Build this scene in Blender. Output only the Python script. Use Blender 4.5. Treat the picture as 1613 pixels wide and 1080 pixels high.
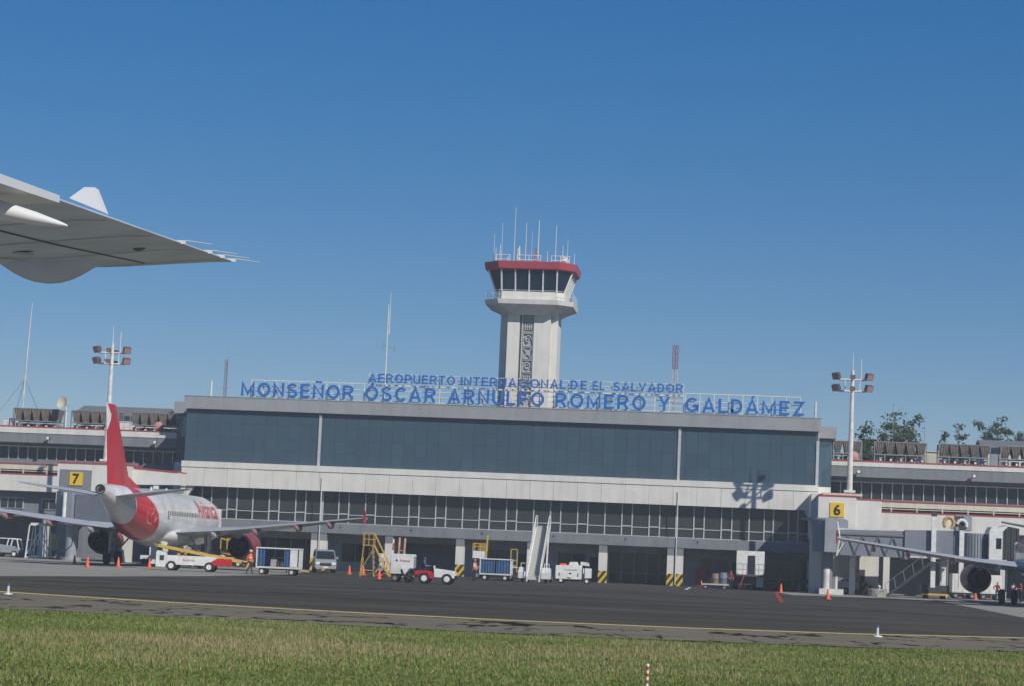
import bpy, bmesh, math, random
import numpy as np
from mathutils import Vector, Matrix
random.seed(7); rng = np.random.default_rng(7)
scene = bpy.context.scene
C = scene.collection
for o in list(bpy.data.objects): bpy.data.objects.remove(o)

# ------------------------------------------------------------ camera
IW, IH, F, EYE = 1613.0, 1080.0, 3500.0, 2.1
YAW, PITCH, ROLL = [math.radians(a) for a in (5.9607, 5.47417, 2.4794)]
cf = np.array([-math.sin(YAW)*math.cos(PITCH), math.cos(YAW)*math.cos(PITCH), math.sin(PITCH)])
_r0 = np.array([math.cos(YAW), math.sin(YAW), 0.0]); _u0 = np.cross(_r0, cf)
cr = _r0*math.cos(ROLL)+_u0*math.sin(ROLL); cu = -_r0*math.sin(ROLL)+_u0*math.cos(ROLL)
cam_d = bpy.data.cameras.new('camera'); cam = bpy.data.objects.new('camera', cam_d); C.objects.link(cam)
cam_d.sensor_width = 36.0; cam_d.sensor_fit = 'HORIZONTAL'; cam_d.lens = 36.0*F/IW
cam_d.clip_start = 0.1; cam_d.clip_end = 12000
M = Matrix.Identity(4)
for i in range(3): M[i][0] = cr[i]; M[i][1] = cu[i]; M[i][2] = -cf[i]
M[2][3] = EYE
cam.matrix_world = M
scene.camera = cam

# ------------------------------------------------------------ sky, sun, exposure
SUN = Vector((8.5, -9.0, 9.7)).normalized()
world = bpy.data.worlds.new('World'); scene.world = world; world.use_nodes = True
wn = world.node_tree.nodes; bg = wn['Background']
sky = wn.new('ShaderNodeTexSky'); sky.sky_type = 'NISHITA'; sky.sun_disc = False
sky.sun_elevation = math.asin(SUN.z); sky.sun_rotation = math.atan2(SUN.x, SUN.y)
sky.air_density = 1.0; sky.dust_density = 0.0; sky.ozone_density = 2.0; sky.altitude = 3000
gm = wn.new('ShaderNodeGamma'); gm.inputs['Gamma'].default_value = 0.55
hs = wn.new('ShaderNodeHueSaturation'); hs.inputs['Hue'].default_value = 0.509; hs.inputs['Saturation'].default_value = 2.06
world.node_tree.links.new(sky.outputs[0], gm.inputs[0]); world.node_tree.links.new(gm.outputs[0], hs.inputs['Color'])
world.node_tree.links.new(hs.outputs[0], bg.inputs[0]); bg.inputs[1].default_value = 0.137
sl = bpy.data.lights.new('sun', 'SUN'); sl.energy = 3.5; sl.angle = math.radians(0.53); sl.color = (1.0, 0.95, 0.86)
sun = bpy.data.objects.new('sun', sl); C.objects.link(sun); sun.location = (60, -60, 90)
sun.rotation_euler = SUN.to_track_quat('Z', 'Y').to_euler()
scene.view_settings.view_transform = 'Standard'; scene.view_settings.look = 'None'
scene.view_settings.exposure = 0.3; scene.view_settings.gamma = 1.0

# ------------------------------------------------------------ photo pixel -> place
def ray(px, py): return cf + cr*(px-IW/2)/F - cu*(py-IH/2)/F
def W(px, py, Y):                        # point on the vertical plane y = Y
    d = ray(px, py); t = Y/d[1]; return d[0]*t, EYE+d[2]*t
def G(px, py):                           # point on the ground
    d = ray(px, py); t = -EYE/d[2]; return float(d[0]*t), float(d[1]*t)

# ------------------------------------------------------------ materials
MATS = {}
def mat(name, col, rough=0.6, metal=0.0, var=0.0, scale=1.0, bump=0.0, spec=0.5, col2=None, detail=4):
    if name in MATS: return MATS[name]
    m = bpy.data.materials.new(name); m.use_nodes = True; MATS[name] = m
    nt = m.node_tree; b = nt.nodes['Principled BSDF']
    b.inputs['Base Color'].default_value = (*col, 1); b.inputs['Roughness'].default_value = rough
    b.inputs['Metallic'].default_value = metal; b.inputs['Specular IOR Level'].default_value = spec
    if var or bump or col2:
        tc = nt.nodes.new('ShaderNodeTexCoord'); nz = nt.nodes.new('ShaderNodeTexNoise')
        nz.inputs['Scale'].default_value = scale; nz.inputs['Detail'].default_value = detail
        nt.links.new(tc.outputs['Object'], nz.inputs['Vector'])
        rp = nt.nodes.new('ShaderNodeValToRGB'); nt.links.new(nz.outputs[0], rp.inputs[0])
        c2 = col2 if col2 else tuple(min(1, c*(1+var)) for c in col)
        c1 = col if col2 else tuple(c*(1-var) for c in col)
        rp.color_ramp.elements[0].position = 0.32; rp.color_ramp.elements[1].position = 0.68
        rp.color_ramp.elements[0].color = (*c1, 1); rp.color_ramp.elements[1].color = (*c2, 1)
        nt.links.new(rp.outputs[0], b.inputs['Base Color'])
        if bump:
            bp = nt.nodes.new('ShaderNodeBump'); bp.inputs['Strength'].default_value = bump
            bp.inputs['Distance'].default_value = 0.02
            nt.links.new(nz.outputs[0], bp.inputs['Height']); nt.links.new(bp.outputs[0], b.inputs['Normal'])
    return m
def weathered(name, col, dirt, rough=0.6, streak=0.5, sc=0.6):
    """painted wall with rain streaks and blotches"""
    if name in MATS: return MATS[name]
    m = bpy.data.materials.new(name); m.use_nodes = True; MATS[name] = m
    nt = m.node_tree; b = nt.nodes['Principled BSDF']; b.inputs['Roughness'].default_value = rough
    geo = nt.nodes.new('ShaderNodeNewGeometry')
    mp = nt.nodes.new('ShaderNodeMapping'); mp.inputs['Scale'].default_value = (1.6, 1.6, 0.12)
    nt.links.new(geo.outputs['Position'], mp.inputs['Vector'])
    n1 = nt.nodes.new('ShaderNodeTexNoise'); n1.inputs['Scale'].default_value = 1.3; n1.inputs['Detail'].default_value = 6
    nt.links.new(mp.outputs[0], n1.inputs['Vector'])
    n2 = nt.nodes.new('ShaderNodeTexNoise'); n2.inputs['Scale'].default_value = sc; n2.inputs['Detail'].default_value = 5
    nt.links.new(geo.outputs['Position'], n2.inputs['Vector'])
    ad = nt.nodes.new('ShaderNodeMath'); ad.operation = 'MULTIPLY'
    nt.links.new(n1.outputs[0], ad.inputs[0]); nt.links.new(n2.outputs[0], ad.inputs[1])
    rp = nt.nodes.new('ShaderNodeValToRGB'); rp.color_ramp.elements[0].position = 0.16; rp.color_ramp.elements[1].position = 0.40
    rp.color_ramp.elements[0].color = (*col, 1)
    rp.color_ramp.elements[1].color = (*[c*(1-streak)+d*streak for c, d in zip(col, dirt)], 1)
    nt.links.new(ad.outputs[0], rp.inputs[0]); nt.links.new(rp.outputs[0], b.inputs['Base Color'])
    return m
def stripes(name, ca, cb, period, axis=(1, 0, 1), rough=0.6):
    m = bpy.data.materials.new(name); m.use_nodes = True; MATS[name] = m
    nt = m.node_tree; b = nt.nodes['Principled BSDF']; b.inputs['Roughness'].default_value = rough
    geo = nt.nodes.new('ShaderNodeNewGeometry'); dt = nt.nodes.new('ShaderNodeVectorMath'); dt.operation = 'DOT_PRODUCT'
    dt.inputs[1].default_value = tuple(a/period for a in axis); nt.links.new(geo.outputs['Position'], dt.inputs[0])
    fr = nt.nodes.new('ShaderNodeMath'); fr.operation = 'FRACT'; nt.links.new(dt.outputs['Value'], fr.inputs[0])
    gt = nt.nodes.new('ShaderNodeMath'); gt.operation = 'GREATER_THAN'; gt.inputs[1].default_value = 0.5; nt.links.new(fr.outputs[0], gt.inputs[0])
    mx = nt.nodes.new('ShaderNodeMix'); mx.data_type = 'RGBA'; nt.links.new(gt.outputs[0], mx.inputs[0])
    mx.inputs[6].default_value = (*ca, 1); mx.inputs[7].default_value = (*cb, 1)
    nt.links.new(mx.outputs[2], b.inputs['Base Color'])
    return m
def glass(name, col, clear, tint, rough=0.05, var=0.25):
    m = bpy.data.materials.new(name); m.use_nodes = True; MATS[name] = m
    nt = m.node_tree; b = nt.nodes['Principled BSDF']; b.inputs['Roughness'].default_value = rough
    b.inputs['Base Color'].default_value = (*col, 1)
    oi = nt.nodes.new('ShaderNodeObjectInfo'); hs = nt.nodes.new('ShaderNodeHueSaturation')
    hs.inputs['Color'].default_value = (*col, 1)
    ma = nt.nodes.new('ShaderNodeMath'); ma.operation = 'MULTIPLY_ADD'; ma.inputs[1].default_value = var; ma.inputs[2].default_value = 1-var/2
    nt.links.new(oi.outputs['Random'], ma.inputs[0]); nt.links.new(ma.outputs[0], hs.inputs['Value'])
    nt.links.new(hs.outputs[0], b.inputs['Base Color'])
    tr = nt.nodes.new('ShaderNodeBsdfTransparent'); tr.inputs[0].default_value = (*tint, 1)
    mx = nt.nodes.new('ShaderNodeMixShader'); mx.inputs[0].default_value = clear
    nt.links.new(b.outputs[0], mx.inputs[1]); nt.links.new(tr.outputs[0], mx.inputs[2])
    nt.links.new(mx.outputs[0], nt.nodes['Material Output'].inputs['Surface'])
    return m

WHITE_WALL = weathered('white_wall', (0.66, 0.645, 0.60), (0.40, 0.385, 0.35), 0.7, 0.36)
CREAM = weathered('cream_wall', (0.62, 0.58, 0.47), (0.40, 0.36, 0.28), 0.7, 0.5)
GREY_WALL = weathered('grey_wall', (0.20, 0.215, 0.235), (0.13, 0.135, 0.145), 0.65, 0.6)
FASCIA = weathered('grey_metal_fascia', (0.30, 0.31, 0.325), (0.22, 0.225, 0.235), 0.45, 0.6)
BACKWALL = mat('ground_floor_wall', (0.36, 0.40, 0.42), 0.7, var=0.15, scale=0.8)
DARK = mat('dark_interior', (0.03, 0.033, 0.036), 0.8)
TAN = mat('interior_column', (0.70, 0.62, 0.50), 0.8)
ALU = mat('aluminium_frame', (0.55, 0.56, 0.56), 0.45, 0.3, var=0.08, scale=3)
RED = mat('red_trim', (0.42, 0.045, 0.05), 0.5, var=0.15, scale=2)
WHITE = mat('white_paint', (0.70, 0.70, 0.68), 0.45, var=0.12, scale=2.5)
DIRTY_WHITE = mat('worn_white_paint', (0.62, 0.61, 0.58), 0.5, var=0.16, scale=2.0)
GREY = mat('grey_paint', (0.28, 0.30, 0.33), 0.5, var=0.1, scale=2)
BRIDGE = mat('bridge_grey', (0.19, 0.205, 0.24), 0.5, var=0.08, scale=1.2)
BLACK = mat('black_rubber', (0.016, 0.016, 0.017), 0.75)
STEEL = mat('galvanised_steel', (0.36, 0.36, 0.35), 0.45, 0.6, var=0.12, scale=5)
DKSTEEL = mat('dark_steel', (0.06, 0.062, 0.065), 0.55, 0.3, var=0.2, scale=4)
YELLOW = mat('yellow_paint', (0.56, 0.37, 0.06), 0.45, var=0.12, scale=3)
ORANGE = mat('orange_plastic', (0.75, 0.11, 0.02), 0.5, var=0.08, scale=5)
SIGNBLUE = mat('blue_letter', (0.022, 0.125, 0.43), 0.4)
SIGNYEL = mat('sign_yellow', (0.70, 0.46, 0.02), 0.5)
INK = mat('sign_black', (0.015, 0.015, 0.015), 0.5)
PLRED = mat('aircraft_red', (0.50, 0.02, 0.03), 0.3)
WING = mat('aircraft_grey', (0.42, 0.44, 0.47), 0.38, var=0.06, scale=1.5)
CURTAIN = mat('blue_curtain', (0.03, 0.085, 0.20), 0.7, var=0.35, scale=6, bump=0.4)
HAZARD = stripes('hazard_stripes', (0.62, 0.40, 0.03), (0.02, 0.02, 0.02), 0.62, (1, 0, -0.75))
MASTBANDS = stripes('mast_bands', (0.46, 0.44, 0.42), (0.24, 0.06, 0.06), 45.0, (0, 0, 1))
REDWHITE = stripes('red_white_bands', (0.50, 0.06, 0.05), (0.7, 0.68, 0.64), 1.1, (0, 0, 1))
STAKEMAT = stripes('stake_bands', (0.45, 0.04, 0.03), (0.75, 0.73, 0.7), 0.11, (0, 0, 1))
HVAC = mat('condenser_coil', (0.19, 0.165, 0.145), 0.75, var=0.3, scale=3)
TOWERGLASS = glass('tower_glass', (0.010, 0.030, 0.055), 0.12, (0.5, 0.6, 0.7), 0.04, 0.2)
UPGLASS = glass('reflective_blue_glass', (0.072, 0.122, 0.165), 0.36, (0.62, 0.7, 0.74), 0.09, 0.14)
LOWGLASS = glass('smoked_glass', (0.050, 0.060, 0.063), 0.32, (0.5, 0.55, 0.55), 0.06, 0.35)
CARGLASS = mat('vehicle_glass', (0.02, 0.025, 0.03), 0.06)
LAMP = mat('lamp_lens', (0.75, 0.75, 0.72), 0.15)
CONCRETE = mat('concrete_block', (0.33, 0.31, 0.27), 0.85, var=0.2, scale=4)
SKIN = mat('skin', (0.32, 0.17, 0.10), 0.6); HAIR = mat('dark_hair', (0.015, 0.012, 0.01), 0.7)
VEST = mat('orange_vest', (0.80, 0.13, 0.03), 0.7); NAVY = mat('navy_cloth', (0.02, 0.024, 0.04), 0.85)
REDCLOTH = mat('dark_red_cloth', (0.22, 0.025, 0.03), 0.85); WHITECLOTH = mat('white_cloth', (0.6, 0.6, 0.58), 0.8)
BLUECLOTH = mat('blue_cloth', (0.035, 0.07, 0.2), 0.85)
BAGS = [mat('bag_%d' % i, c, 0.7) for i, c in enumerate([(0.03, 0.03, 0.035), (0.10, 0.03, 0.03), (0.03, 0.06, 0.14), (0.3, 0.3, 0.3), (0.12, 0.1, 0.07)])]

# ------------------------------------------------------------ mesh builder
class MB:
    def __init__(s): s.v = []; s.f = []; s.m = []
    def add(s, vs, fs, mi=0):
        b = len(s.v); s.v += [tuple(map(float, v)) for v in vs]
        for f in fs: s.f.append([b+i for i in f]); s.m.append(mi)
        return s
    def box(s, x0, x1, y0, y1, z0, z1, mi=0):
        x0, x1 = min(x0, x1), max(x0, x1); y0, y1 = min(y0, y1), max(y0, y1); z0, z1 = min(z0, z1), max(z0, z1)
        return s.add([(x, y, z) for z in (z0, z1) for y in (y0, y1) for x in (x0, x1)],
              [(0, 2, 3, 1), (4, 5, 7, 6), (0, 1, 5, 4), (2, 6, 7, 3), (0, 4, 6, 2), (1, 3, 7, 5)], mi)
    def prism(s, poly, axis, a0, a1, mi=0):
        """polygon in the other two axes, extruded along axis"""
        n = len(poly)
        def P(p, a): return {'x': (a, p[0], p[1]), 'y': (p[0], a, p[1]), 'z': (p[0], p[1], a)}[axis]
        vs = [P(p, a0) for p in poly]+[P(p, a1) for p in poly]
        ar = sum(poly[i][0]*poly[(i+1) % n][1]-poly[(i+1) % n][0]*poly[i][1] for i in range(n))
        fs = [tuple(range(n))[::-1], tuple(range(n, 2*n))]+[(i, (i+1) % n, n+(i+1) % n, n+i) for i in range(n)]
        if (ar < 0) ^ (axis == 'y') ^ (a1 < a0): fs = [f[::-1] for f in fs]
        return s.add(vs, fs, mi)
    def tube(s, p0, p1, r0, r1=None, n=8, mi=0, cap=True):
        r1 = r0 if r1 is None else r1
        p0, p1 = Vector(p0), Vector(p1); d = p1-p0
        if d.length < 1e-6: return s
        q = d.to_track_quat('Z', 'Y'); vs = []
        for p, r in ((p0, r0), (p1, r1)):
            for k in range(n):
                a = 2*math.pi*(k+0.5)/n; vs.append(p+q @ Vector((math.cos(a)*r, math.sin(a)*r, 0)))
        fs = [(k, (k+1) % n, n+(k+1) % n, n+k) for k in range(n)]
        if cap: fs += [tuple(range(n))[::-1], tuple(range(n, 2*n))]
        return s.add(vs, fs, mi)
    def bar(s, p0, p1, w, mi=0): return s.tube(p0, p1, w*0.7071, n=4, mi=mi)
    def path(s, pts, r, n=8, mi=0):
        for a, b in zip(pts[:-1], pts[1:]): s.tube(a, b, r, r, n, mi)
        return s
    def loft(s, rings, mi=0, close=True, caps=True):
        n = len(rings[0]); vs = [p for r in rings for p in r]; fs = []
        for i in range(len(rings)-1):
            for k in range(n if close else n-1):
                fs.append((i*n+k, i*n+(k+1) % n, (i+1)*n+(k+1) % n, (i+1)*n+k))
        if caps: fs += [tuple(range(n))[::-1], tuple((len(rings)-1)*n+k for k in range(n))]
        return s.add(vs, fs, mi)
    def lathe(s, prof, n=20, c=(0, 0, 0), axis='z', mi=0, caps=True):
        rings = []
        for r, z in prof:
            ring = []
            for k in range(n):
                a = 2*math.pi*k/n; p = (r*math.cos(a), r*math.sin(a), z)
                if axis == 'y': p = (p[0], z, -p[1])
                if axis == 'x': p = (z, p[0], p[1])
                ring.append((p[0]+c[0], p[1]+c[1], p[2]+c[2]))
            rings.append(ring)
        return s.loft(rings, mi, True, caps)
    def build(s, name, mats, parent=None, world=False, smooth=False, bevel=0, kind=None):
        me = bpy.data.meshes.new(name)
        vs = s.v
        if world and parent is not None:
            L = parent.location; vs = [(x-L[0], y-L[1], z-L[2]) for x, y, z in vs]
        me.from_pydata(vs, [], s.f)
        for m in (mats if isinstance(mats, (list, tuple)) else [mats]): me.materials.append(m)
        me.polygons.foreach_set('material_index', s.m)
        if smooth: me.polygons.foreach_set('use_smooth', [True]*len(me.polygons))
        me.update()
        bm = bmesh.new(); bm.from_mesh(me); bmesh.ops.recalc_face_normals(bm, faces=bm.faces)
        if bevel: bmesh.ops.bevel(bm, geom=list(bm.edges), offset=bevel, segments=2, affect='EDGES', clamp_overlap=True)
        bm.to_mesh(me); bm.free()
        if smooth:
            try: me.set_sharp_from_angle(angle=math.radians(40))
            except Exception: pass
        o = bpy.data.objects.new(name, me); C.objects.link(o)
        if parent is not None: o.parent = parent
        if kind: o['kind'] = kind
        return o
def link(name, me, parent=None, loc=(0, 0, 0)):
    o = bpy.data.objects.new(name, me); C.objects.link(o); o.parent = parent; o.location = loc; return o
def tag(o, label, cat, group=None):
    o['label'] = label; o['category'] = cat
    if group: o['group'] = group
    return o
def thing(name, label, cat, loc=(0, 0, 0), rz=0.0, group=None):
    o = bpy.data.objects.new(name, None); C.objects.link(o); o.location = loc; o.rotation_euler = (0, 0, rz)
    o.empty_display_size = 0.3
    return tag(o, label, cat, group)
def struct(o): o['kind'] = 'structure'; return o
def dup(o, parent=None):
    c = o.copy(); C.objects.link(c)
    if parent is not None: c.parent = parent
    for ch in list(o.children): dup(ch, c)
    return c
def bx(name, m, parent, *a, world=False, bevel=0): return MB().box(*a).build(name, m, parent, world, bevel=bevel)
def glyph(ch, size, depth, bold=0.0):
    cu_ = bpy.data.curves.new('t', 'FONT'); cu_.body = ch; cu_.size = size; cu_.extrude = depth/2; cu_.offset = bold; cu_.resolution_u = 3
    o = bpy.data.objects.new('t', cu_); C.objects.link(o)
    me = bpy.data.meshes.new_from_object(o.evaluated_get(bpy.context.evaluated_depsgraph_get()))
    bpy.data.objects.remove(o); bpy.data.curves.remove(cu_)
    return me
def stroke_glyph(ch, t=.165):
    """upright sans capital of height 1: list of polylines drawn with a flat pen of width t"""
    h = t/2; A_ = lambda cx, cy, rx, ry, a0, a1, n=14: [(cx+rx*math.cos(math.radians(a0+(a1-a0)*k/n)), cy+ry*math.sin(math.radians(a0+(a1-a0)*k/n))) for k in range(n+1)]
    base = {'Ñ': 'N', 'Ó': 'O', 'Á': 'A'}.get(ch, ch); w = .70; S = []
    if base == 'A': S = [[(h*.9, 0), (.40, 1-h*.3), (.80-h*.9, 0)], [(.2, .30), (.6, .30)]]
    elif base == 'C': S = [A_(.40, .5, .40-h, .5-h, 42, 318, 24)]
    elif base == 'D': S = [[(h, h), (h, 1-h), (.32, 1-h)]+A_(.32, .5, .38-h, .5-h, 90, -90)[1:-1]+[(.32, h), (h, h), (h, .3)]]
    elif base == 'E': S = [[(.62, 1-h), (h, 1-h), (h, h), (.63, h)], [(h, .52), (.57, .52)]]
    elif base == 'F': S = [[(.60, 1-h), (h, 1-h), (h, 0)], [(h, .50), (.54, .50)]]
    elif base == 'G': S = [A_(.42, .5, .42-h, .5-h, 45, 325, 24)+[(.84-h, .12), (.84-h, .45), (.46, .45)]]
    elif base == 'I': S = [[(h, 0), (h, 1)]]
    elif base == 'L': S = [[(h, 1), (h, h), (.58, h)]]
    elif base == 'M': S = [[(h, 0), (h, 1-h), (.44, .16), (.88-h, 1-h), (.88-h, 0)]]
    elif base == 'N': S = [[(h, 0), (h, 1-h*.9), (.72-h, h*.9), (.72-h, 1)]]
    elif base == 'O': S = [A_(.42, .5, .42-h, .5-h, 90, 450, 28)]
    elif base in 'PR':
        S = [[(h, 0), (h, 1-h), (.40, 1-h)]+A_(.40, .725-h*.1, .27-h*.6, .275-h*.9, 90, -90)[1:-1]+[(.40, .45), (h, .45)]]
        if base == 'R': S += [[(.40, .45), (.66, 0)]]
    elif base == 'S': S = [A_(.34, .73, .32-h*.8, .27-h, 25, 270, 14)[:-1]+A_(.34, .27+h*.05, .34-h, .27-h*.6, 90, -155, 14)]
    elif base == 'T': S = [[(.0, 1-h), (.66, 1-h)], [(.33, 1-h), (.33, 0)]]
    elif base == 'U': S = [[(h, 1), (h, .35)]+A_(.36, .35, .36-h, .35-h, 180, 360)[1:-1]+[(.72-h, .35), (.72-h, 1)]]
    elif base == 'V': S = [[(h*.9, 1), (.38, h*.6), (.76-h*.9, 1)]]
    elif base == 'Y': S = [[(h*.9, 1), (.37, .42), (.74-h*.9, 1)], [(.37, .46), (.37, 0)]]
    elif base == 'Z': S = [[(.02, 1-h), (.58, 1-h), (.10, h), (.66, h)]]
    if ch in 'ÓÁ': S.append([(.36, 1.08), (.50, 1.27)])
    if ch == 'Ñ': S.append([(.16, 1.12), (.27, 1.20), (.43, 1.13), (.54, 1.21)])
    m = MB()
    for i, pl in enumerate(S):
        L_, R_ = [], []; pw = t*.75 if (i and ch in 'ÓÁÑ' and pl[0][1] > 1) else t
        closed = (Vector(pl[0])-Vector(pl[-1])).length < 1e-6
        for k, p in enumerate(pl):
            p = Vector(p); a = Vector(pl[k-1]) if k else (Vector(pl[-2]) if closed else None); b = Vector(pl[k+1]) if k < len(pl)-1 else (Vector(pl[1]) if closed else None)
            d0 = (p-a).normalized() if a is not None else (b-p).normalized(); d1 = (b-p).normalized() if b is not None else d0
            n0 = Vector((-d0.y, d0.x)); n1 = Vector((-d1.y, d1.x)); n = n0+n1; n = n.normalized() if n.length > 1e-4 else n0
            k_ = min(1.9, 1/max(.3, n.dot(n0))); L_.append(p+n*pw/2*k_); R_.append(p-n*pw/2*k_)
        y0, y1 = -.06-.004*i, .06
        vs = [(q.x, y0, q.y) for q in L_]+[(q.x, y0, q.y) for q in R_]+[(q.x, y1, q.y) for q in L_]+[(q.x, y1, q.y) for q in R_]; n = len(pl); fs = []
        for k in range(n-1): fs += [(k, k+1, n+k+1, n+k), (2*n+k, 3*n+k, 3*n+k+1, 2*n+k+1), (k, 2*n+k, 2*n+k+1, k+1), (n+k, n+k+1, 3*n+k+1, 3*n+k)]
        if not closed: fs += [(0, n, 3*n, 2*n), (n-1, 3*n-1, 4*n-1, 2*n-1)]
        m.add(vs, fs)
    return m
ROTX = Matrix.Rotation(math.pi/2, 4, 'X')
# ============================================================ GROUND
YF = 212.0                                # plane of the terminal's front
def sheet(name, pts, z, m):
    return struct(MB().add([(x, y, z) for x, y in pts], [tuple(range(len(pts)))]).build(name, m))
def groundmat(name, c1, c2, scale, stretch=(1, 1, 1), rough=0.9, cracks=None, fine=40, spec=0.0):
    m = bpy.data.materials.new(name); m.use_nodes = True; nt = m.node_tree; b = nt.nodes['Principled BSDF']
    b.inputs['Roughness'].default_value = rough; b.inputs['Specular IOR Level'].default_value = spec
    geo = nt.nodes.new('ShaderNodeNewGeometry'); mp = nt.nodes.new('ShaderNodeMapping'); mp.inputs['Scale'].default_value = stretch
    nt.links.new(geo.outputs['Position'], mp.inputs['Vector'])
    n1 = nt.nodes.new('ShaderNodeTexNoise'); n1.inputs['Scale'].default_value = scale; n1.inputs['Detail'].default_value = 8; n1.inputs['Roughness'].default_value = 0.65
    nt.links.new(mp.outputs[0], n1.inputs['Vector'])
    n2 = nt.nodes.new('ShaderNodeTexNoise'); n2.inputs['Scale'].default_value = fine; n2.inputs['Detail'].default_value = 3
    nt.links.new(geo.outputs['Position'], n2.inputs['Vector'])
    av = nt.nodes.new('ShaderNodeMath'); av.operation = 'MULTIPLY_ADD'; av.inputs[1].default_value = 0.3
    ml = nt.nodes.new('ShaderNodeMath'); ml.operation = 'MULTIPLY'; ml.inputs[1].default_value = 0.7
    nt.links.new(n1.outputs[0], ml.inputs[0]); nt.links.new(n2.outputs[0], av.inputs[0]); nt.links.new(ml.outputs[0], av.inputs[2])
    rp = nt.nodes.new('ShaderNodeValToRGB'); rp.color_ramp.elements[0].position = 0.35; rp.color_ramp.elements[1].position = 0.65
    rp.color_ramp.elements[0].color = (*c1, 1); rp.color_ramp.elements[1].color = (*c2, 1)
    nt.links.new(av.outputs[0], rp.inputs[0]); out = rp.outputs[0]
    if cracks:
        mc = nt.nodes.new('ShaderNodeMapping'); mc.inputs['Scale'].default_value = (0.75, 0.17, 1)
        ds = nt.nodes.new('ShaderNodeTexNoise'); ds.inputs['Scale'].default_value = 0.8; nt.links.new(geo.outputs['Position'], ds.inputs['Vector'])
        mxv = nt.nodes.new('ShaderNodeVectorMath'); mxv.operation = 'MULTIPLY_ADD'; mxv.inputs[1].default_value = (1.6, 1.6, 0)
        nt.links.new(ds.outputs['Color'], mxv.inputs[0]); nt.links.new(geo.outputs['Position'], mxv.inputs[2]); nt.links.new(mxv.outputs[0], mc.inputs['Vector'])
        vo = nt.nodes.new('ShaderNodeTexVoronoi'); vo.feature = 'DISTANCE_TO_EDGE'; vo.inputs['Scale'].default_value = 1.0
        nt.links.new(mc.outputs[0], vo.inputs['Vector'])
        n3 = nt.nodes.new('ShaderNodeTexNoise'); n3.inputs['Scale'].default_value = 0.35; n3.inputs['Detail'].default_value = 4; nt.links.new(geo.outputs['Position'], n3.inputs['Vector'])
        wd = nt.nodes.new('ShaderNodeMapRange'); wd.inputs[1].default_value = 0.44; wd.inputs[2].default_value = 0.60; wd.inputs[3].default_value = -0.01; wd.inputs[4].default_value = 0.06
        nt.links.new(n3.outputs[0], wd.inputs[0])
        lt = nt.nodes.new('ShaderNodeMath'); lt.operation = 'LESS_THAN'; nt.links.new(vo.outputs['Distance'], lt.inputs[0]); nt.links.new(wd.outputs[0], lt.inputs[1])
        mx = nt.nodes.new('ShaderNodeMix'); mx.data_type = 'RGBA'; nt.links.new(lt.outputs[0], mx.inputs[0]); nt.links.new(out, mx.inputs[6]); mx.inputs[7].default_value = (*cracks, 1)
        out = mx.outputs[2]
    nt.links.new(out, b.inputs['Base Color'])
    bp = nt.nodes.new('ShaderNodeBump'); bp.inputs['Strength'].default_value = 0.25; bp.inputs['Distance'].default_value = 0.01
    nt.links.new(n2.outputs[0], bp.inputs['Height']); nt.links.new(bp.outputs[0], b.inputs['Normal'])
    return m
SOIL = groundmat('turf_soil', (0.075, 0.0938, 0.0225), (0.1875, 0.1688, 0.0688), 0.45, fine=9)
ASPH = groundmat('apron_asphalt', (0.047, 0.045, 0.041), (0.097, 0.093, 0.083), 0.16, (0.35, 1.0, 1))
SHLD = groundmat('shoulder_asphalt', (0.132, 0.116, 0.090), (0.228, 0.203, 0.158), 0.5, (0.5, 2.5, 1), cracks=(0.022, 0.021, 0.02))
CONC = groundmat('apron_concrete', (0.23, 0.2185, 0.1898), (0.322, 0.3047, 0.2702), 0.25, (0.4, 1.4, 1))
LINEY = groundmat('yellow_line_paint', (0.40, 0.31, 0.11), (0.60, 0.50, 0.24), 2.0)
LINEF = groundmat('faded_yellow_paint', (0.075, 0.062, 0.035), (0.17, 0.13, 0.06), 1.2)
LINEW = groundmat('faded_white_paint', (0.065, 0.065, 0.062), (0.12, 0.12, 0.115), 1.2)
LINER = groundmat('red_line_paint', (0.30, 0.05, 0.04), (0.38, 0.08, 0.06), 2.0)

sheet('taxiway', [(-600, -30), (600, -30), (600, 19), (-600, 19)], -0.01, CONC)   # the strip the camera's aircraft taxies on
struct(MB().add([(-1290, -690, -0.03), (1290, -690, -0.03), (1290, 1990, -0.03), (-1290, 1990, -0.03)], [(0, 1, 2, 3)]).build('ground', SOIL))
edge_px = [(0, 957), (270, 970), (540, 983), (810, 997), (1080, 1008), (1350, 1018), (1613, 1025)]
line_px = [(0, 931), (270, 948), (540, 963), (810, 976.5), (1076, 988), (1345, 997.5), (1613, 1004)]
def ext(pts, d=160):                      # carry a ground polyline on beyond the frame at both ends
    a, b, c, e = pts[0], pts[1], pts[-2], pts[-1]
    u = Vector((a[0]-b[0], a[1]-b[1])).normalized(); w = Vector((e[0]-c[0], e[1]-c[1])).normalized()
    return [(a[0]+u.x*d, a[1]+u.y*d*0.25)]+list(pts)+[(e[0]+w.x*d, e[1]+w.y*d*0.25)]
edge = ext([G(*p) for p in edge_px]); line = ext([G(*p) for p in line_px])
faint = ext([G(*p) for p in [(50, 921.8), (540, 951.5), (1076, 976.5), (1575, 992)]])
sheet('apron', line+[(400, 700), (-400, 700)], 0.0, ASPH)
def strip(name, a, b, z, m):
    n = len(a); return struct(MB().add([(x, y, z) for x, y in a]+[(x, y, z) for x, y in b], [(i, i+1, n+i+1, n+i) for i in range(n-1)]).build(name, m))
strip('shoulder', edge, line, -0.004, SHLD)
def offs(pts, w): return [(x, y+w) for x, y in pts]
strip('taxiway_edge_line', offs(line, -0.55), offs(line, 0.55), 0.006, LINEY)
strip('faded_apron_line', offs(faint, -0.4), offs(faint, 0.4), 0.006, LINEF)
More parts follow.
